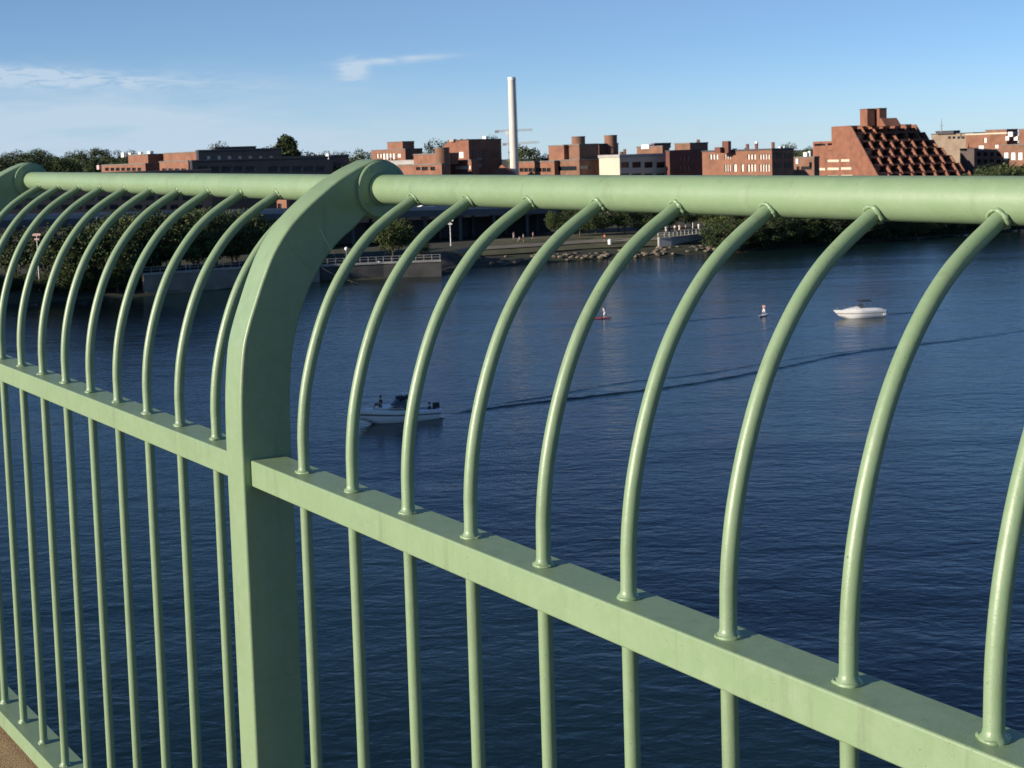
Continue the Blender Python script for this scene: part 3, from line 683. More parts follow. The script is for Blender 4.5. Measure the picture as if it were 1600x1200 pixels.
# cranes
def crane(label, xm, ym, xa, xb, yj, ybase, d):
    p = at(xm, ybase, d); q = at(xm, ym, d); t = thing('tower_crane', label, 'crane', (p[0], p[1], gz(p[0], p[1])))
    def lattice(mb, a, c, w_, n):
        a, c = np.array(a), np.array(c); ax = (c - a); L_ = np.linalg.norm(ax); ax /= L_; s1 = np.array([0, 0, 1.]) if abs(ax[2]) < .5 else np.array([1., 0, 0]); s2 = np.cross(ax, s1)
        cs = [s1 * w_ / 2 * i + s2 * w_ / 2 * j for i, j in ((1, 1), (1, -1), (-1, -1), (-1, 1))]
        for k in cs: mb.tube([a + k, c + k], .09, 5)
        for i in range(n):
            for j in range(4): mb.tube([a + ax * L_ * i / n + cs[j], a + ax * L_ * (i + 1) / n + cs[(j + 1) % 4]], .05, 4)
    b = MB(); lattice(b, (p[0], p[1], gz(p[0], p[1])), (q[0], q[1], q[2]), 1.3, 20); b.build('mast', M['crane'], t)
    A, C_ = at(xa, yj[0], d), at(xb, yj[1], d); b = MB(); lattice(b, A, C_, .8, 26); b.build('jib', M['crane'], t)
    w_ = MB(); w_.cbox((A[0], A[1], A[2] - .9), 1.8, 1.2, 1.3); w_.build('counterweight', M['metal'], t)
    c_ = MB(); c_.cbox((q[0] - 1.2, q[1], q[2] - 2.2), 1.6, 1.6, 2.0); c_.build('cab', M['white'], t)
crane('tan tower crane just behind the tall pale chimney', 796, 204, 776, 832, (205, 202.5), 245, 700)
crane('smaller lower tower crane half hidden by the chimney', 803, 224, 788, 842, (225, 222), 245, 760)
B = Building('building', 'brown brick block with faceted front, ribbon windows and two round roof towers', 905, 226, 450)
B.block(810, 866, 872, 252.5, 'brick2', d=452, fw_=[(q0, q1, 262.5, 268.5) for q0, q1 in split(811.5, 861, 7, .12)], roof='roof')
B.block(858, 905, 966, 250.5, 'brick3', d=446, fw_=[(868, 901, 260, 266.5)], sw=[(906.5, 921, 259, 264)], spane='greystone')
B.block(880, 905, 935, 226.5, 'brick3', yb=252, d=449)
c, La, Lb, zt = B.block(857, 881, 890, 228, 'brick2', yb=252, d=452)
B.block(934, 936, 966, 226, 'brickd', d=470, roof='roofd')
B.cyl(893, 914, 214.5, 232, 'brick3', 456); B.cyl(944, 964, 212.5, 240, 'brick3', 474)
B = Building('building', 'cream sided building with a pale grey grid of dark windows', 968, 245, 440)
B.block(936, 968, 1061, 246, 'cream', sw=rows([(970.5, 983), (988, 1002), (1007, 1020.5), (1026, 1040), (1044.5, 1056.5)], ((253, 262), (271, 280), (289, 298))), roof='greystone', rt=.9, over=.25)
B = Building('building', 'low brick roofline with stepped rooms and small stacks behind the cream building', 1036, 232, 500)
B.block(967, 1010, 1046, 242, 'brick3', d=495); B.block(995, 1035, 1046, 229, 'brick3', yb=245, d=503); B.block(1018, 1022, 1048, 225, 'brickd', yb=232, d=515)
B.bits([(969, 973, 237, 243), (974.5, 978, 233, 243)], m='brickd', d=497); B.bits([(1004, 1018, 226, 230)], d=505)
B = Building('building', 'dark sided brick warehouse throwing its shadow over the orange brick front', 1079, 235, 452)
B.block(1054, 1078, 1106, 224.5, 'brick3', yb=240, d=462)
B.block(1040, 1046, 1100, 236.5, 'brickd', d=446, sw=rows(split(1062, 1080, 3, .5), ((244, 251), (258, 266))), spane='metal', roof='roofd')
B.bits([(1089, 1093, 218, 226)], m='brickd', d=470)
B = Building('building', 'long orange brick building with rows of narrow white windows and roof chimneys', 1206, 234, 420)
ws = split(1108, 1122.5, 3, .3) + split(1131.5, 1142, 3, .3) + split(1167, 1181.5, 3, .3) + split(1186, 1203, 4, .3)
B.block(1097, 1206, 1240, 234.5, 'brick2', fw_=rows(ws, ((241, 249),)) + rows(ws[3:] + [(1146, 1151), (1158, 1162)], ((256.5, 268),)) + rows(ws[3:], ((273.5, 285),)), pane='white_pane', sw=rows(split(1208, 1221, 4, .3) + split(1224, 1237, 4, .3), ((239, 247), (254, 263))), spane='metal', roof='roofd', rt=.5)
B.bits([(1118, 1128, 230, 236), (1130, 1141, 220.5, 236), (1166, 1170, 225, 236), (1180, 1184, 224, 236), (1206, 1210, 222, 234)], m='brickd', d=426, name='chimney')
B.bits([(1145, 1151, 232, 235), (1164, 1168, 231, 235), (1218, 1228, 228.5, 233), (1180, 1184, 221.5, 224)], d=428)
B = Building('building', 'low brick building with a white roof disc next to the stepped brick building', 1268, 246, 480)
B.block(1240, 1272, 1280, 246, 'brick3', fw_=[(1245, 1249, 260, 267), (1252, 1268, 260, 265)])
B.bits([(1244, 1248, 248, 253)], d=474); B.bits([(1256, 1262, 238, 246), (1263, 1267, 236, 246)], d=486)

# the terraced brick building
orient(250)
B = Building('terraced_building', 'large brick building with a terraced sawtooth side and twin brick roof shafts', 1330, 196, 520)
Cb = at(1371.5, 275, 520); c0 = np.array([Cb[0], Cb[1], gz(Cb[0], Cb[1]) - 1])
def onW(x, y): q = onplane(x, y, c0, WNV); return (q - c0) @ NA, q[2]
aT, zT = onW(1329, 197); aM, zM = onW(1342, 222); aB, zB = onW(1371.5, 275)
slope = (aT - aB) / (zT - zB)
def edge_a(z): return aB + slope * (z - zB)
aL, _ = onW(1299, 197); aL2, zL2 = onW(1270, 221.5)
zg = c0[2]
# front wall in three pieces with openings
b = MB(); panes = []
wins = []
for x0, x1, y0, y1 in [(1272.5, 1289.5, 224.5, 228), (1293, 1311.5, 223.5, 227), (1272.5, 1289.5, 236, 239.5), (1293, 1311.5, 235, 238.5), (1273, 1290, 247, 253.5), (1294, 1311.5, 246, 253), (1315, 1328, 245, 252.5), (1273, 1290, 259.5, 266), (1294, 1311.5, 258.5, 265.5), (1315, 1331, 258, 265), (1273, 1290, 271, 278), (1294, 1311, 270.5, 277.5), (1315, 1333, 270, 277)]:
    a0, z0 = onW(x0, (y0 + y1) / 2); a1, _ = onW(x1, (y0 + y1) / 2); _, zz0 = onW((x0 + x1) / 2, y1); _, zz1 = onW((x0 + x1) / 2, y0)
    wins.append((min(a0, a1), max(a0, a1), zz0, zz1))
a_in = onW(1334, 240)[0]
cut_wall(b, panes, c0 + NA * a_in + Z * 0, NA, Z, WNV, aL2 - a_in, zL2 - zg, [(q[0] - a_in, q[1] - a_in, q[2] - zg, q[3] - zg) for q in wins if q[0] > a_in + .05 and q[3] < zL2 - .1], 1.6)
b.add([c0 + NA * a_in, c0 + NA * a_in + Z * (zL2 - zg), c0 + NA * edge_a(zL2) + Z * (zL2 - zg), c0 + NA * edge_a(zg)], [(0, 1, 2, 3)])
b.add([c0 + NA * aL + Z * (zL2 - zg), c0 + NA * aL + Z * (zT - zg), c0 + NA * edge_a(zT) + Z * (zT - zg), c0 + NA * edge_a(zL2) + Z * (zL2 - zg)], [(0, 1, 2, 3)])
LBT = 38.
b.add([c0 + NA * aL2, c0 + NA * aL2 + EA * LBT, c0 + NA * aL2 + EA * LBT + Z * (zL2 - zg), c0 + NA * aL2 + Z * (zL2 - zg)], [(0, 1, 2, 3)])
b.add([c0 + NA * aL + Z * (zL2 - zg), c0 + NA * aL + EA * LBT + Z * (zL2 - zg), c0 + NA * aL + EA * LBT + Z * (zT - zg), c0 + NA * aL + Z * (zT - zg)], [(0, 1, 2, 3)])
b.build('wall', M['brick'], B.root)
for A, B_, C_, D, fl in panes:
    q = MB(); q.add([A, B_, C_, D], [(3, 2, 1, 0) if fl else (0, 1, 2, 3)]); q.build('window', M['glass'], B.root)
for q in wins[5:]:                                                   # pale sills under the lower windows
    s_ = MB(); s_.box(c0 + NA * q[0] - EA * .25 + Z * (q[2] - zg - .05), NA * (q[1] - q[0]), EA * .5, Z * .95); s_.build('balcony_front', M['cream'], B.root)
# terraces stepping back with fin walls
NS = 9; hs = (zT - zg) / NS
LB_top = (onplane(1431, 193, c0 + NA * edge_a(zT), SNV) - (c0 + NA * edge_a(zT))) @ EA
rl = 6; zl = zT - (zT - zg) / NS * rl; yl = 0
for yy in range(200, 300):
    q_ = onplane(1432 + (yy - 192) * 80 / 73, yy, c0 + NA * edge_a(zl), SNV)
    if q_[2] <= zl: break
grow = max(.5, ((q_ - (c0 + NA * edge_a(zl))) @ EA - LB_top) / rl)
for r_ in range(NS):
    z0, z1 = zg + hs * r_, zg + hs * (r_ + 1); Lr = LB_top + grow * (NS - 1 - r_)
    ae = edge_a(z0); ai = edge_a(z1) + 2.4
    b = MB(); b.box(c0 + NA * (ai) + EA * .05 + Z * (z0 - zg), NA * (aL - .1 - ai if r_ > 5 else aL2 - .1 - ai), EA * (Lr - .1), Z * (hs - .004 if r_ < NS - 1 else hs + .2)); b.build('storey', M['brick'], B.root)
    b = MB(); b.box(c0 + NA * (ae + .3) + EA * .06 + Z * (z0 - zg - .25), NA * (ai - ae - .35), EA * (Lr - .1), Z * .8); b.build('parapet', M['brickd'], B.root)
    g_ = MB(); g_.box(c0 + NA * (ai - .05) + EA * .4 + Z * (z0 - zg + .9), NA * .03, EA * (Lr - .8), Z * (hs - 1.3)); g_.build('window', M['glass'], B.root)
    nf = int(round(Lr / 4.9)); off = (r_ % 2) * 1.8
    for k in range(nf + 1):
        e = min(k * Lr / nf + (off if 0 < k < nf else 0), Lr)
        f_ = MB(); f_.prism([(ae - .3, z0), (ai + .2, z0), (ai + .2, z1), (edge_a(z1) - .3, z1)], c0 * np.array([1, 1, 0]) + EA * (e - (.3 if k else -.02)), NA, Z, EA * .3); f_.build('fin_wall', M['brick'], B.root)
pw = MB()
# twin shafts
for x0, x1, y0 in ((1340, 1355, 171), (1359, 1374, 170)):
    C1 = at(x1, y0, 530); zb_ = zT - .2; wd_ = (x1 - x0) * 530 / FPX / .766
    b = MB(); b.box((C1[0], C1[1], zb_), NA * wd_, EA * 3.2, Z * (C1[2] - zb_)); b.build('roof_shaft', M['brick'], B.root)
    c_ = MB(); c_.box(np.array([C1[0], C1[1], C1[2] + .003]) - NA * .1 - EA * .1, NA * (wd_ + .2), EA * 3.4, Z * .3); c_.build('shaft_cap', M['brickd'], B.root)
C1 = at(1380, 197, 528); b = MB(); b.prism([(-1.5, 0), (11, 0), (8.5, 3.0), (1.5, 3.0)], np.array([C1[0], C1[1], zT - .5]), NA, Z, EA * 7); b.build('shaft_base', M['brick'], B.root)
# background group on the far side
orient()
B = Building('building', 'tan flat roofed building with a roof mast beyond the terraced building', 1520, 208, 640)
B.block(1455, 1520, 1540, 208, 'tan', fw_=rows(split(1480, 1516, 5, .4), ((213, 217),)), roof='roofd')
B.block(1462, 1490, 1500, 205, 'roofd', yb=209, d=646, roof='roofd')
p = at(1471, 206, 640); q = at(1471, 185, 640); b = MB(); b.tube([p, p + (q - p) * .6, q], [.28, .2, .08], 6); b.tube([p + (q - p) * .45 + np.array([-.9, 0, 0]), p + (q - p) * .45 + np.array([.9, 0, 0])], .1, 5); b.build('mast', M['metal'], B.root)
B = Building('building', 'brick building with pale roof line and white square windows behind bank trees', 1573, 208, 560)
B.block(1509, 1573, 1590, 209, 'brick2', fw_=[(1537, 1541.5, 215, 223), (1528, 1537, 227, 234), (1554, 1560, 226, 231.5)], pane='white_pane', roof='cream', rt=.6)
B.block(1520, 1590, 1640, 234, 'brick3', d=545, fw_=rows(split(1524, 1586, 6, .4), ((238, 244), (249, 255))), pane='glass')
B.block(1540, 1573, 1590, 203, 'brick2', d=572, yb=210)
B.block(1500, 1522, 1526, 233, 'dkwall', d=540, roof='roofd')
B = Building('building', 'brick block with a run of white windows at the edge of the skyline', 1610, 210, 540)
B.block(1565, 1612, 1650, 226, 'brick3', fw_=rows(split(1566, 1610, 4, .3), ((226.5, 232), (238, 250))), pane='white_pane')
B.block(1592, 1615, 1660, 202, 'brick2', d=548, yb=228); B.bits([(1576, 1583, 206, 211), (1572, 1577, 213, 217), (1585, 1591, 213, 217)], d=552)
B = Building('building', 'plain red brick building half hidden below the pipe by dark trees', 446, 300, 380)
B.block(432, 447, 452, 302, 'brick2', fw_=[(434, 440, 318, 326)])

# ------------------------------------------------------------------ elevated road
p0, p1 = at(-160, 348, 278), at(905, 323, 352)
t = thing('viaduct', 'elevated road on columns running behind the riverside trees', 'viaduct', (p0[0], p0[1], 0))
ax = p1 - p0; nrm_ = np.array([-ax[1], ax[0], 0]); nrm_ /= np.linalg.norm(nrm_)
b = MB(); b.box(p0 - Z * 1.5, ax, nrm_ * 16, Z * 1.5); b.build('deck', M['viad'], t)
b = MB(); b.box(p0 + Z * .004, ax, nrm_ * .35, Z * .85); b.build('parapet', M['metal'], t)
b = MB(); b.box(p0 + nrm_ * 15.6 + Z * .004, ax, nrm_ * .35, Z * .85); b.build('parapet', M['metal'], t)
Lx = np.linalg.norm(ax); n_c = 17
for k in range(n_c):
    for sd in (2.0, 13.5):
        q = p0 + ax * (k + .5) / n_c + nrm_ * sd; g0 = gz(q[0], q[1]) - .5
        b = MB(); b.tube([(q[0], q[1], g0), (q[0], q[1], q[2] - 1.9)], .42, 10); b.cbox((q[0], q[1], q[2] - 1.95), 1.6, 1.6, .44, math.atan2(ax[1], ax[0])); b.build('column', M['viad'], t)
q0 = p0 + nrm_ * 14.5
uw = thing('viaduct_shade_panel', 'added dark panel standing in for shade beneath the elevated road behind its columns', 'wall', (q0[0], q0[1], 0))  # dark panel added in place of the shade under the road
b = MB(); b.box((q0[0], q0[1], 1.5), ax * np.array([1, 1, 0]), nrm_ * .8, Z * (min(p0[2], p1[2]) - 3.6)); b.build('wall_face', M['shade_wall'], uw)
b = MB(); b.box(np.array([q0[0], q0[1], min(p0[2], p1[2]) - 2.09]) - nrm_ * .15, ax * np.array([1, 1, 0]), nrm_ * 1.1, Z * .25); b.build('coping', M['shade_stone'], uw)  # top edge of the added shade panel
# small cars' roofs seen over the parapet
def car(q, m, label):
    t = thing('parked_car', label, 'car', q, None); an = math.atan2(ax[1], ax[0]); ca, sa = math.cos(an), math.sin(an)
    def T(x, y, z): return (q[0] + x * ca - y * sa, q[1] + x * sa + y * ca, q[2] + z)
    b = MB(); pr_ = [(-2.2, .3), (2.2, .3), (2.25, .7), (1.3, .9), (.7, 1.42), (-1.1, 1.45), (-1.9, .95), (-2.25, .85)]
    b.prism(pr_, T(0, -.85, 0), (ca, sa, 0), Z, np.array([-sa, ca, 0]) * 1.7); bevel(b.build('body', M[m], t), .08, 2)
    b = MB(); b.prism([(-1.5, .95), (1.0, .95), (.62, 1.34), (-1.05, 1.37)], T(0, -.87, 0), (ca, sa, 0), Z, np.array([-sa, ca, 0]) * 1.74); b.build('window', M['glass'], t)
    for x in (-1.35, 1.35):
        for y in (-.86, .66):
            b = MB(); b.tube([T(x, y, .33), T(x, y + .2, .33)], .33, 14); b.build('wheel', M['black'], t)
q = p0 + ax * .742 + nrm_ * 3; car((q[0], q[1], q[2] + .02), 'white', 'white car on the elevated road just below the top pipe')

# ------------------------------------------------------------------ street lamps
def lamp(px, ytop, d, label, globe='lampw', twin=False):
    d = bank(px, d); p = at(px, ytop, d); g0 = gz(p[0], p[1]); t = thing('street_lamp', label, 'lamp', (p[0], p[1], g0))
    b = MB(); b.tube([(p[0], p[1], g0), (p[0], p[1], g0 + .5), (p[0], p[1], p[2] - .5)], [.16, .1, .07], 8); b.build('pole', M['white'] if twin else M['metal'], t)
    b = MB()
    if twin:
        b.cbox((p[0], p[1], p[2] - .5), 1.5, .35, .4); b.cbox((p[0], p[1], p[2] - 1.3), .9, .3, .3)
    else: b.sphere((p[0], p[1], p[2] - .35), .38, 14)
    b.build('lamp_head', M[globe], t); return t
lamp(57, 364, 238, 'pale lamp post with a flat double head in the dark trees', 'pink', True)
lamp(541, 386, 256, 'lamp post with a white globe behind the river wall')
lamp(592, 408, 253, 'low globe lamp beside the lone olive tree', 'lampw'); lamp(703, 342, 292, 'tall white lamp post in front of the dark viaduct columns', 'lampw', True)
p = at(1082, 350, 318); 
lamp(1082, 333, 318, 'white lamp column in front of the dark park trees', 'white', True)

# ------------------------------------------------------------------ people
def skin_obj(name, verts, edges, radii, m, parent, sub=1):
    me = bpy.data.meshes.new(name + '_cage'); me.from_pydata([tuple(v) for v in verts], edges, []); me.update()
    o = bpy.data.objects.new(name + '_cage', me); COL.objects.link(o); md = o.modifiers.new('s', 'SKIN')
    sv = me.skin_vertices[0].data
    for i, r_ in enumerate(radii): sv[i].radius = (r_, r_); sv[i].use_root = (i == 0)
    if sub: o.modifiers.new('u', 'SUBSURF').levels = sub
    bpy.context.view_layer.update(); dg = bpy.context.evaluated_depsgraph_get()
    m2 = bpy.data.meshes.new_from_object(o.evaluated_get(dg)); m2.name = name; bpy.data.objects.remove(o); bpy.data.meshes.remove(me)
    m2.materials.clear(); m2.materials.append(m)
    for p_ in m2.polygons: p_.use_smooth = True
    r = bpy.data.objects.new(name, m2); COL.objects.link(r); r.parent = parent; return r
POSES = dict(
    stand=dict(hip=(0, 0, .92), chest=(0, 0, 1.28), neck=(0, 0, 1.46), head=(0, .03, 1.62), kn=[(-.1, .02, .5), (.1, .0, .5)], an=[(-.11, -.03, .08), (.11, -.03, .08)], el=[(-.27, -.02, 1.15), (.27, -.02, 1.15)], wr=[(-.28, .08, .92), (.28, .08, .92)]),
    walk=dict(hip=(0, 0, .9), chest=(0, .03, 1.27), neck=(0, .05, 1.45), head=(0, .09, 1.61), kn=[(-.1, .16, .52), (.1, .02, .48)], an=[(-.1, .22, .1), (.1, -.3, .14)], el=[(-.26, -.12, 1.16), (.26, .08, 1.15)], wr=[(-.25, -.12, .93), (.24, .22, .98)]),
    paddle=dict(hip=(0, -.05, .88), chest=(0, .08, 1.22), neck=(0, .14, 1.39), head=(0, .2, 1.53), kn=[(-.15, .1, .47), (.15, .1, .47)], an=[(-.17, 0, .08), (.17, 0, .08)], el=[(-.3, .22, 1.14), (.26, .25, 1.2)], wr=[(-.16, .4, .98), (.16, .42, 1.3)]),
    sit=dict(hip=(0, 0, .14), chest=(0, -.06, .5), neck=(0, -.05, .68), head=(0, -.01, .84), kn=[(-.13, .45, .28), (.13, .45, .3)], an=[(-.13, .62, -.12), (.13, .6, -.12)], el=[(-.28, .05, .36), (.28, .05, .36)], wr=[(-.18, .3, .3), (.18, .3, .32)]),
)
def person(pose, loc, rz, label, top='shirt', low='shorts', hair='hair', skinm='skin', group=None):
    Q = {k: (np.array(v) if isinstance(v, tuple) else [np.array(q) for q in v]) for k, v in POSES[pose].items()}
    t = thing('person', label, 'person', loc, group); t.rotation_euler = (0, 0, rz)
    V = []; E = []; RR = []
    def v(p, r_): V.append(tuple(p)); RR.append(r_); return len(V) - 1
    def e(a, b_): E.append((a, b_))
    hip = v(Q['hip'], .125); mid = v((Q['hip'] + Q['chest']) / 2, .115); ch = v(Q['chest'], .13); nk = v(Q['neck'], .05); jw = v(Q['head'] - np.array([0, -.02, .04]), .07); hd = v(Q['head'] + np.array([0, -.01, .05]), .095)
    cr_ = v(Q['head'] + np.array([0, -.02, .12]), .06); ns = v(Q['head'] + np.array([0, .105, .0]), .012)
    for a, b_ in ((hip, mid), (mid, ch), (ch, nk), (nk, jw), (jw, hd), (hd, cr_), (jw, ns)): e(a, b_)
    arms = []; legs = []
    for i, sx in ((0, -1), (1, 1)):
        hj = Q['hip'] + np.array([sx * .09, 0, -.06]); a = v(hj, .085); k_ = v(Q['kn'][i], .055); an_ = v(Q['an'][i], .035); an2 = v(Q['an'][i] + np.array([0, .17, -.04]), .03)
        for p_, q_ in ((hip, a), (a, k_), (k_, an_), (an_, an2)): e(p_, q_)
        sj = Q['chest'] + np.array([sx * .18, 0, .11]); s_ = v(sj, .055); el_ = v(Q['el'][i], .042); wr = v(Q['wr'][i], .026)
        d = Q['wr'][i] - Q['el'][i]; d = d / np.linalg.norm(d); sd = np.cross(d, (0, 0, 1.)) if abs(d[2]) < .9 else np.array([0, 1., 0]); sd /= np.linalg.norm(sd)
        pm = v(Q['wr'][i] + d * .07, .03)
        for p_, q_ in ((ch, s_), (s_, el_), (el_, wr), (wr, pm)): e(p_, q_)
        for j, (off, ln) in enumerate(((-.033, .07), (-.011, .08), (.011, .075), (.033, .06))):
            f1 = v(Q['wr'][i] + d * .10 + sd * off, .009); f2 = v(Q['wr'][i] + d * (.10 + ln * .9) + sd * off + np.array([0, .012, 0]), .007); e(pm, f1); e(f1, f2)
        th_ = v(Q['wr'][i] + d * .06 + sd * .055, .010); e(pm, th_)
        arms.append((sj, Q['el'][i])); legs.append((hj, Q['kn'][i], Q['an'][i]))
    skin_obj('body', V, E, RR, M[skinm], t, 1)
    V = [tuple(Q['hip'] + np.array([0, 0, .03])), tuple((Q['hip'] + Q['chest']) / 2), tuple(Q['chest']), tuple(Q['chest'] + np.array([0, 0, .1]))]; E = [(0, 1), (1, 2), (2, 3)]; RR = [.145, .137, .15, .10]
    for sj, el_ in arms: V += [tuple(sj), tuple(sj + (el_ - sj) * .75)]; k = len(V); E += [(2, k - 2), (k - 2, k - 1)]; RR += [.078, .064]
    skin_obj('shirt', V, E, RR, M[top], t, 1)
    V = [tuple(Q['hip'] + np.array([0, 0, .02]))]; E = []; RR = [.142]
    for hj, kn, an_ in legs: V += [tuple(hj), tuple(kn), tuple(kn + (an_ - kn) * .25)]; k = len(V); E += [(0, k - 3), (k - 3, k - 2), (k - 2, k - 1)]; RR += [.105, .078, .066]
    skin_obj('shorts', V, E, RR, M[low], t, 1)
    b = MB(); h_ = Q['head']; b.sphere((h_[0], h_[1] - .035, h_[2] + .075), .112, 12, .95); hr = b.build('hair', M[hair]); hr.parent = t
    return t

# ------------------------------------------------------------------ boats
def frame(pos, heading, pitch=0.):
    h = np.array([heading[0], heading[1], 0.]); h /= np.linalg.norm(h); s_ = np.array([-h[1], h[0], 0.])
    return lambda x, y, z: np.array([pos[0], pos[1], 0.]) + h * x + s_ * y + Z * (z + pitch * x)
def hull(T, t, L_, B_, z_sheer, z_bow, stripe, rk=1.0):
    st = np.linspace(0, 1, 22); rows_, deck_ = [], []
    for s_ in st:
        x = -L_ / 2 + L_ * s_; w_ = B_ / 2 * (1 - max(0, (s_ - .45) / .55) ** 2.3) * (.93 + .07 * min(1, s_ / .3)); w_ = max(w_, .015)
        zs = z_sheer + (z_bow - z_sheer) * s_ ** 1.8; kz = -.35 + .75 * max(0, (s_ - .72) / .28) ** 1.9; xk = x - 0.0
        rake = (-.35 * (1 - s_ / .12) if s_ < .12 else 0) if s_ < .7 else .75 * rk * ((s_ - .7) / .3) ** 1.5
        half = [(0, kz), (w_ * .55, kz + .12 + .1 * s_), (w_ * .86, .12 + kz * .25 + .25 * max(0, s_ - .6)), (w_ * .95, (zs + .1) * .5), (w_ * 1.0, zs - .1), (w_ * 1.02, zs), (w_ * .96, zs + .03)]
        full = [(-y, z) for y, z in half[::-1]] + half[1:]
        rows_.append([T(x + rake * (max(z, -.1) / max(zs, .1)), y, z) for y, z in full]); deck_.append((x + rake, w_ * .96, zs + .03))
    b = MB(); b.grid(rows_, True); b.add(rows_[0], [tuple(range(len(rows_[0])))]); b.build('hull', M['gel'], t)
    b = MB(); half = [[T(x, y * k, z + .06 * (1 - k * k)) for k in np.linspace(-1, 1, 9)] for x, y, z in deck_ if x > -L_ * .06]; b.grid(half, True)
    aft = [d for d in deck_ if d[0] <= -L_ * .06 + L_ / 21]
    for sg in (-1, 1): b.grid([[T(x, y * sg, z), T(x, (y - .28) * sg, z + .01)] for x, y, z in aft], False)
    for sg in (-1, 1): b.grid([[T(x, (y - .28) * sg, z + .01), T(x, (y - .3) * sg, .3)] for x, y, z in aft], False)
    b.grid([[T(x, -(y - .3), .3), T(x, y - .3, .3)] for x, y, z in aft], False)
    x, y, z = aft[0]; b.box(T(x, -y, .25), T(x, y, .25) - T(x, -y, .25), T(x + .35, 0, 0) - T(x, 0, 0), Z * (z - .25))
    x, y, z = aft[-1]; b.add([T(x, -y + .28, .3), T(x, y - .28, .3), T(x, y - .28, z + .06), T(x, -y + .28, z + .06)], [(0, 1, 2, 3)])
    b.build('deck', M['gel'], t)
    for sg in (-1, 1):
        b = MB(); r0 = []
        for i, s_ in enumerate(st):
            p_ = [np.array(q) for q in rows_[i]]; A_, B2 = (p_[3], p_[2]) if sg < 0 else (p_[-4], p_[-3])
            A_, B2 = (p_[2], p_[3]) if sg < 0 else (p_[-3], p_[-4])
            o_ = (T(0, sg, 0) - T(0, 0, 0)) * .012
            r0.append([A_ + (B2 - A_) * .55 + o_, A_ + (B2 - A_) * .95 + o_])
        b.grid(r0, True); b.build('hull_stripe', M[stripe], t)
    b = MB()
    for sg in (-1, 1):
        pts = [T(x, (y - .08) * sg, z + .42) for x, y, z in deck_ if x > L_ * .02]; b.tube(pts, .018, 6)
        for i in range(0, len(pts), 3): b.tube([pts[i], pts[i] - Z * .40], .014, 5)
    b.build('bow_rail', M['chrome'], t)
    return deck_
# near boat in the bridge's shade
pos = onwater(624, 657); hd = onwater(568, 664) - onwater(690, 651); T = frame(pos, hd, .035)
boat = thing('motor_boat', 'white motor boat with dark canvas cabin heading away from a long wake', 'boat', (pos[0], pos[1], 0)); L1 = 6.7
hull(T, boat, L1, 2.5, .92, 1.22, 'stripe')
b = MB(); b.grid([[T(x, y, z) for y in np.linspace(-w_, w_, 7)] for x, w_, z in ((2.3, .35, 1.28), (1.6, .7, 1.36), (.7, .95, 1.44), (.5, 1.0, 1.46))], True); b.build('cabin_top', M['gel'], boat)
b = MB()
for (x0, z0, w0, x1, z1, w1) in ((.95, 1.30, .98, .1, 2.0, .82),): b.grid([[T(x0 - .25 * abs(k) ** 2, k * w0, z0) for k in np.linspace(-1, 1, 9)], [T(x1 - .2 * abs(k) ** 2, k * w1, z1) for k in np.linspace(-1, 1, 9)]], True)
for sg in (-1, 1): b.add([T(.7, .98 * sg, 1.3), T(-.1, .82 * sg, 2.0), T(-1.3, .85 * sg, 2.0), T(-1.3, 1.02 * sg, 1.2)], [(0, 1, 2, 3)])
b.build('windshield', M['screen'], boat)
b = MB(); rows_ = [[T(x, k * .95, 2.02 + .16 * (1 - k * k) + dz) for k in np.linspace(-1, 1, 9)] for x, dz in ((.2, -.06), (0, 0), (-.8, .04), (-1.5, .0), (-1.75, -.12))]; b.grid(rows_, True); b.grid([[q - Z * .05 for q in r_[::-1]] for r_ in rows_], True)
b.build('canopy', M['canvas'], boat)
b = MB()
for sg in (-1, 1):
    for x in (-.5, -1.5): b.tube([T(x, .98 * sg, .95), T(x + .1, .92 * sg, 2.05)], .025, 6)
b.build('canopy_frame', M['chrome'], boat)
b = MB(); b.tube([T(-.55, 0, 2.18), T(-.55, 0, 2.42)], .1, 8); b.tube([T(-.55, 0, 2.4), T(-.55, 0, 2.55)], [.3, .22], 14); b.build('radar_dome', M['white'], boat)
b = MB(); b.tube([T(-.85, .5, 2.1), T(-.98, .52, 3.5)], [.022, .008], 6); b.build('antenna', M['white'], boat)
b = MB(); b.cbox(T(-L1 / 2 - .15, 0, .55), .55, .5, .85, math.atan2(hd[1], hd[0])); b.tube([T(-L1 / 2 - .2, 0, .6), T(-L1 / 2 - .2, 0, -.3)], .12, 8); bevel(b.build('outboard_motor', M['black'], boat), .08, 2)
b = MB(); b.box(T(-L1 / 2 - .62, -.95, .16), T(.5, 0, 0) - T(0, 0, 0), T(0, 1.9, 0) - T(0, 0, 0), Z * .1); b.build('swim_platform', M['gel'], boat)
hz = math.atan2(hd[1], hd[0]) - math.pi / 2
person('sit', T(1.75, .15, 1.36), hz, 'seated person with dark hair on the bow of the shaded boat', 'maroon', 'dark')
person('stand', T(-.75, -.35, .32), hz, 'person at the helm under the dark boat canopy', 'dark', 'dark')
person('sit', T(-2.75, .5, .55), hz + 2.6, 'seated person in dark clothes at the stern of the shaded boat', 'dark', 'dark')
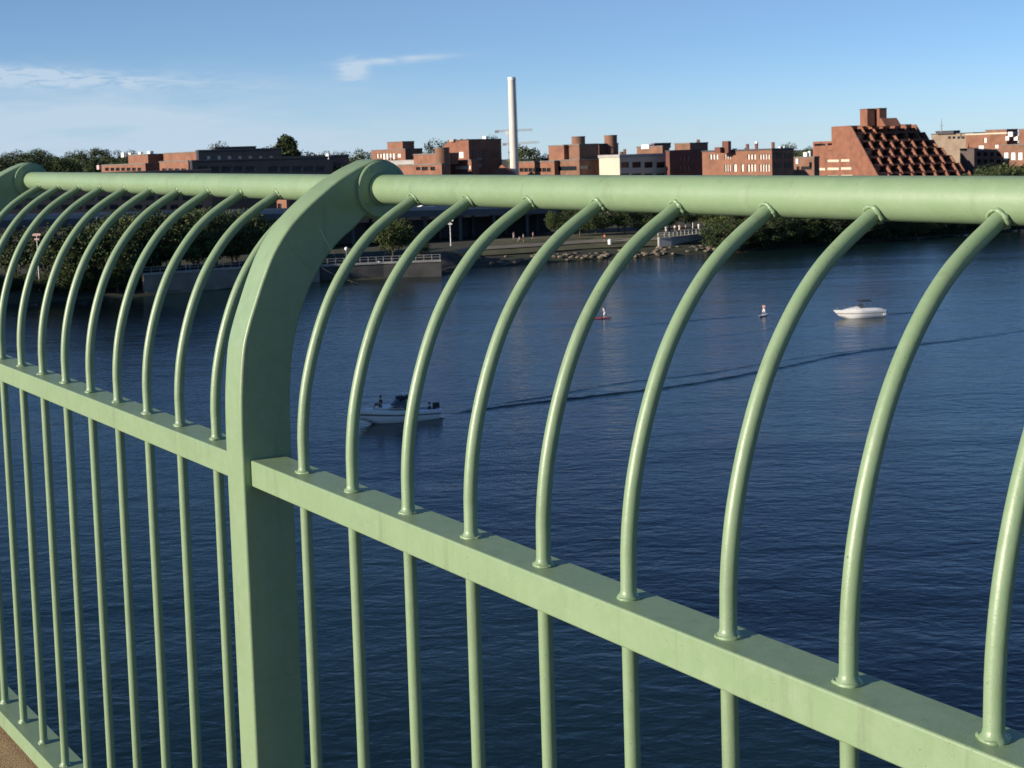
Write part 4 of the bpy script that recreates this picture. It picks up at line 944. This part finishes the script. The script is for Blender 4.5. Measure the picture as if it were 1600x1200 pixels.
# far boat in the sun
pos = onwater(1345, 496); T = frame(pos, np.array([-1, -.22, 0])); L2 = 5.65
boat = thing('motor_boat', 'sunlit white motor boat with an open cockpit and dark sunshade', 'boat', (pos[0], pos[1], 0))
hull(T, boat, L2, 2.3, .98, 1.12, 'greystone', rk=1.5)
b = MB(); b.grid([[T(x, k * w_, z + hgt * (1 - abs(k) ** 2.6)) for k in np.linspace(-1, 1, 11)] for x, w_, z, hgt in ((3.0, .12, 1.10, .02), (2.4, .5, 1.10, .12), (1.6, .85, 1.08, .28), (.8, 1.02, 1.06, .44), (.35, 1.06, 1.04, .5))], True); b.build('cabin_top', M['gel'], boat)
b = MB()
for sg in (-1, 1): b.grid([[T(x, y * sg, z) for y, z in ((1.13, 1.0), (1.10, zc), (.9, zc + .03), (.84, .6))] for x, zc in ((.4, 1.36), (-.6, 1.34), (-1.8, 1.30), (-2.5, 1.22), (-2.85, 1.05))], True)
b.build('coaming', M['gel'], boat)
b = MB(); b.grid([[T(.6 - .3 * abs(k) ** 2, k * .96, 1.42) for k in np.linspace(-1, 1, 9)], [T(.05 - .25 * abs(k) ** 2, k * .82, 1.92) for k in np.linspace(-1, 1, 9)]], True); b.build('windshield', M['screen'], boat)
b = MB(); rows_ = [[T(x, k * .95, 2.25 + .10 * (1 - k * k) + dz) for k in np.linspace(-1, 1, 9)] for x, dz in ((.3, -.05), (.1, 0), (-.5, .03), (-1.1, 0), (-1.3, -.06))]; b.grid(rows_, True); b.grid([[q - Z * .05 for q in r_[::-1]] for r_ in rows_], True); b.build('canopy', M['canvas'], boat)
b = MB()
for sg in (-1, 1):
    for x in (.15, -1.2): b.tube([T(-.5, .98 * sg, .98), T(x, 0.92 * sg, 2.25)], .022, 6)
b.build('canopy_frame', M['chrome'], boat)
b = MB(); b.box(T(-2.3, -.85, .5), T(.6, 0, 0) - T(0, 0, 0), T(0, 1.7, 0) - T(0, 0, 0), Z * .55); bevel(b.build('seat', M['gel'], boat), .08, 2)
b = MB(); b.box(T(-L2 / 2 - .5, -.85, .2), T(.45, 0, 0) - T(0, 0, 0), T(0, 1.7, 0) - T(0, 0, 0), Z * .1); b.build('swim_platform', M['gel'], boat)
person('sit', T(-.3, -.35, .75), math.pi / 2 + .2, 'seated person driving the sunlit white boat', 'shirt', 'shorts')
# paddle boards
def board(px, py, hd, m, label, plabel, top, low, off=0.):
    pos = onwater(px, py); T = frame(pos, hd); t = thing('paddle_board', label, 'paddle board', (pos[0], pos[1], 0)); b = MB(); rows_ = []
    for s_ in np.linspace(0, 1, 15):
        w_ = max(.02, .40 * math.sin(math.pi * min(1, max(0, s_))) ** .55); x = -1.7 + 3.4 * s_; lift = .10 * max(0, s_ - .75) / .25
        rows_.append([T(x, w_ * math.cos(a), .10 + lift + .07 * math.sin(a)) for a in np.linspace(0, 2 * math.pi, 14, endpoint=False)])
    b.grid(rows_, True, True); b.build('board', M[m], t)
    rz = math.atan2(hd[1], hd[0]) - math.pi / 2
    person('paddle', T(off - .25, 0, .13), rz, plabel, top, low).scale = (.92, .92, .92)
    p_ = thing('paddle', 'long paddle held by the ' + plabel, 'paddle', T(off + .12, .32, 0)); b = MB(); b.tube([T(off + .15, .0, 1.62), T(off + .2, .45, .35)], .02, 6); b.build('shaft', M['black'], p_)
    b = MB(); b.prism([(-.09, 0), (.09, 0), (.07, .4), (-.07, .4)], T(off + .2, .46, -.1), T(1, 0, 0) - T(0, 0, 0), Z, T(0, .02, 0) - T(0, 0, 0)); b.build('blade', M['black'], p_)
    b = MB(); b.tube([T(off + .13, -.06, 1.62), T(off + .17, .06, 1.62)], .02, 6); b.build('grip', M['black'], p_)
board(936, 498, np.array([-1, -.1, 0]), 'red', 'red paddle board carrying a standing person in white', 'standing paddler in a white shirt on the red board', 'shirt', 'shirt', -.55)
board(1193, 493.5, np.array([-.55, -1, 0]), 'gel', 'white paddle board carrying a standing person in pale pink', 'standing paddler in a pale pink top on the white board', 'pink', 'shirt')
# people on the far promenade
pr = random.Random(5)
for i, (px, d, tp, lw, pose) in enumerate([(803, 295, 'pink', 'shirt', 'stand'), (833, 293, 'pink', 'shorts', 'walk'), (879, 294, 'shirt', 'shirt', 'walk'), (884, 294.6, 'pink', 'dark', 'stand'), (818, 290, 'shirt', 'dark', 'stand'), (945, 292, 'orange', 'dark', 'stand'), (1041, 300, 'shirt', 'shirt', 'stand'), (1055, 302, 'shirt', 'shorts', 'walk'), (1062, 303, 'pink', 'shirt', 'stand'), (1072, 303, 'shirt', 'dark', 'walk'), (1092, 305, 'shirt', 'shirt', 'stand'), (812, 291, 'pink', 'dark', 'sit')]):
    d = bank(px, d); q = at(px, 380, d)
    lab = {0: 'person in a pink top and white shorts on the promenade under the viaduct', 1: 'walking person in a pink top by the dark viaduct', 2: 'walking person dressed in white on the promenade edge', 3: 'person in pink and dark shorts next to the walker in white', 4: 'person in a white top and dark shorts on the pale path', 5: 'person in an orange top before the park trees', 6: 'person in white standing above the square ramp end', 7: 'walking person in white top and grey shorts by the ramp rail', 8: 'person in a pink top and white shorts by the ramp rail', 9: 'walking person in white top and dark shorts on the ramp', 10: 'person dressed in white furthest up the ramp', 11: 'seated person in a pink top on the pale path'}[i]
    person(pose, (q[0], q[1], gz(q[0], q[1]) + .57), pr.uniform(0, 6), lab, tp, lw)
q = at(953, 381, bank(953, 290)); t = thing('litter_bin', 'round white bin on the bank near the person in orange', 'bin', (q[0], q[1], gz(q[0], q[1]))); b = MB(); z0 = gz(q[0], q[1]) + .3
b.tube([(q[0], q[1], z0), (q[0], q[1], z0 + 1.0)], [.42, .5], 16); b.build('body', M['white'], t); b = MB(); b.sphere((q[0], q[1], z0 + 1.0), .5, 14, .6); b.build('lid', M['white'], t)

# ------------------------------------------------------------------ wakes: low ridges of water trailing the boats
def wake(pts, label=None, h=.16, wd=.9):
    P_ = smooth_path([tuple(p) for p in pts], 10); rows_ = []; g = random.Random(len(pts))
    for i, p in enumerate(P_):
        a = np.array(P_[min(i + 1, len(P_) - 1)]) - np.array(P_[max(i - 1, 0)]); a /= np.linalg.norm(a); nn = np.array([-a[1], a[0]])
        f_ = min(1, i / 6) * (1 if i < len(P_) * .6 else max(.25, 1 - (i / len(P_) - .6) * 1.6)) * g.uniform(.75, 1.2)
        o_ = nn * g.uniform(-.12, .12)
        rows_.append([(*(np.array(p) + o_ + nn * k * wd), .006 + h * f_ * math.exp(-(k / .42) ** 2) * (1 if abs(k) < 1 else 0)) for k in np.linspace(-1, 1, 11)])
    b = MB(); b.grid(rows_, True); return kind(b.build('water_wake', WATER), 'structure')
W_ = [onwater(x, y)[:2] for x, y in ((692, 649), (760, 629), (900, 606), (1070, 600), (1210, 576), (1330, 551), (1500, 530), (1640, 510))]
W2 = [onwater(x, y)[:2] for x, y in ((700, 647), (800, 634), (950, 617), (1070, 602), (1210, 577), (1330, 552), (1500, 531), (1640, 511))]
wake(W2, h=.15, wd=.8)
W3 = [onwater(x, y)[:2] for x, y in ((720, 640), (850, 620), (960, 600), (1100, 584), (1230, 562), (1400, 540), (1600, 517))]
wake(W3, h=.07, wd=.8)
wake([onwater(x, y)[:2] for x, y in ((1381, 492), (1410, 490), (1440, 487), (1480, 484))], h=.09, wd=.8)
wake([onwater(x, y)[:2] for x, y in ((1190, 493), (1130, 497), (1060, 503), (960, 512))], h=.08, wd=.9)
wake([onwater(x, y)[:2] for x, y in ((1300, 505), (1230, 512), (1160, 520), (1080, 530))], h=.05, wd=1.1)

# ------------------------------------------------------------------ cobwebs on the fence
def strand(mb, a, c, sag): mb.tube([np.array(a) + (np.array(c) - np.array(a)) * k / 8 - Z * sag * 4 * (k / 8) * (1 - k / 8) for k in range(9)], .00004, 4, False)
w_ = thing('cobweb', 'thin cobweb strands strung between the post head and first curved bar', 'cobweb', F(-2.6, .2, -.25)); b = MB(); g = random.Random(1)
for _ in range(3): strand(b, F(-2.69, g.uniform(.16, .30), g.uniform(-.27, -.17)), F(-2.526, .10 + g.uniform(0, .1), -.34 + g.uniform(0, .1)), .004)
b.build('silk', M['web'], w_)
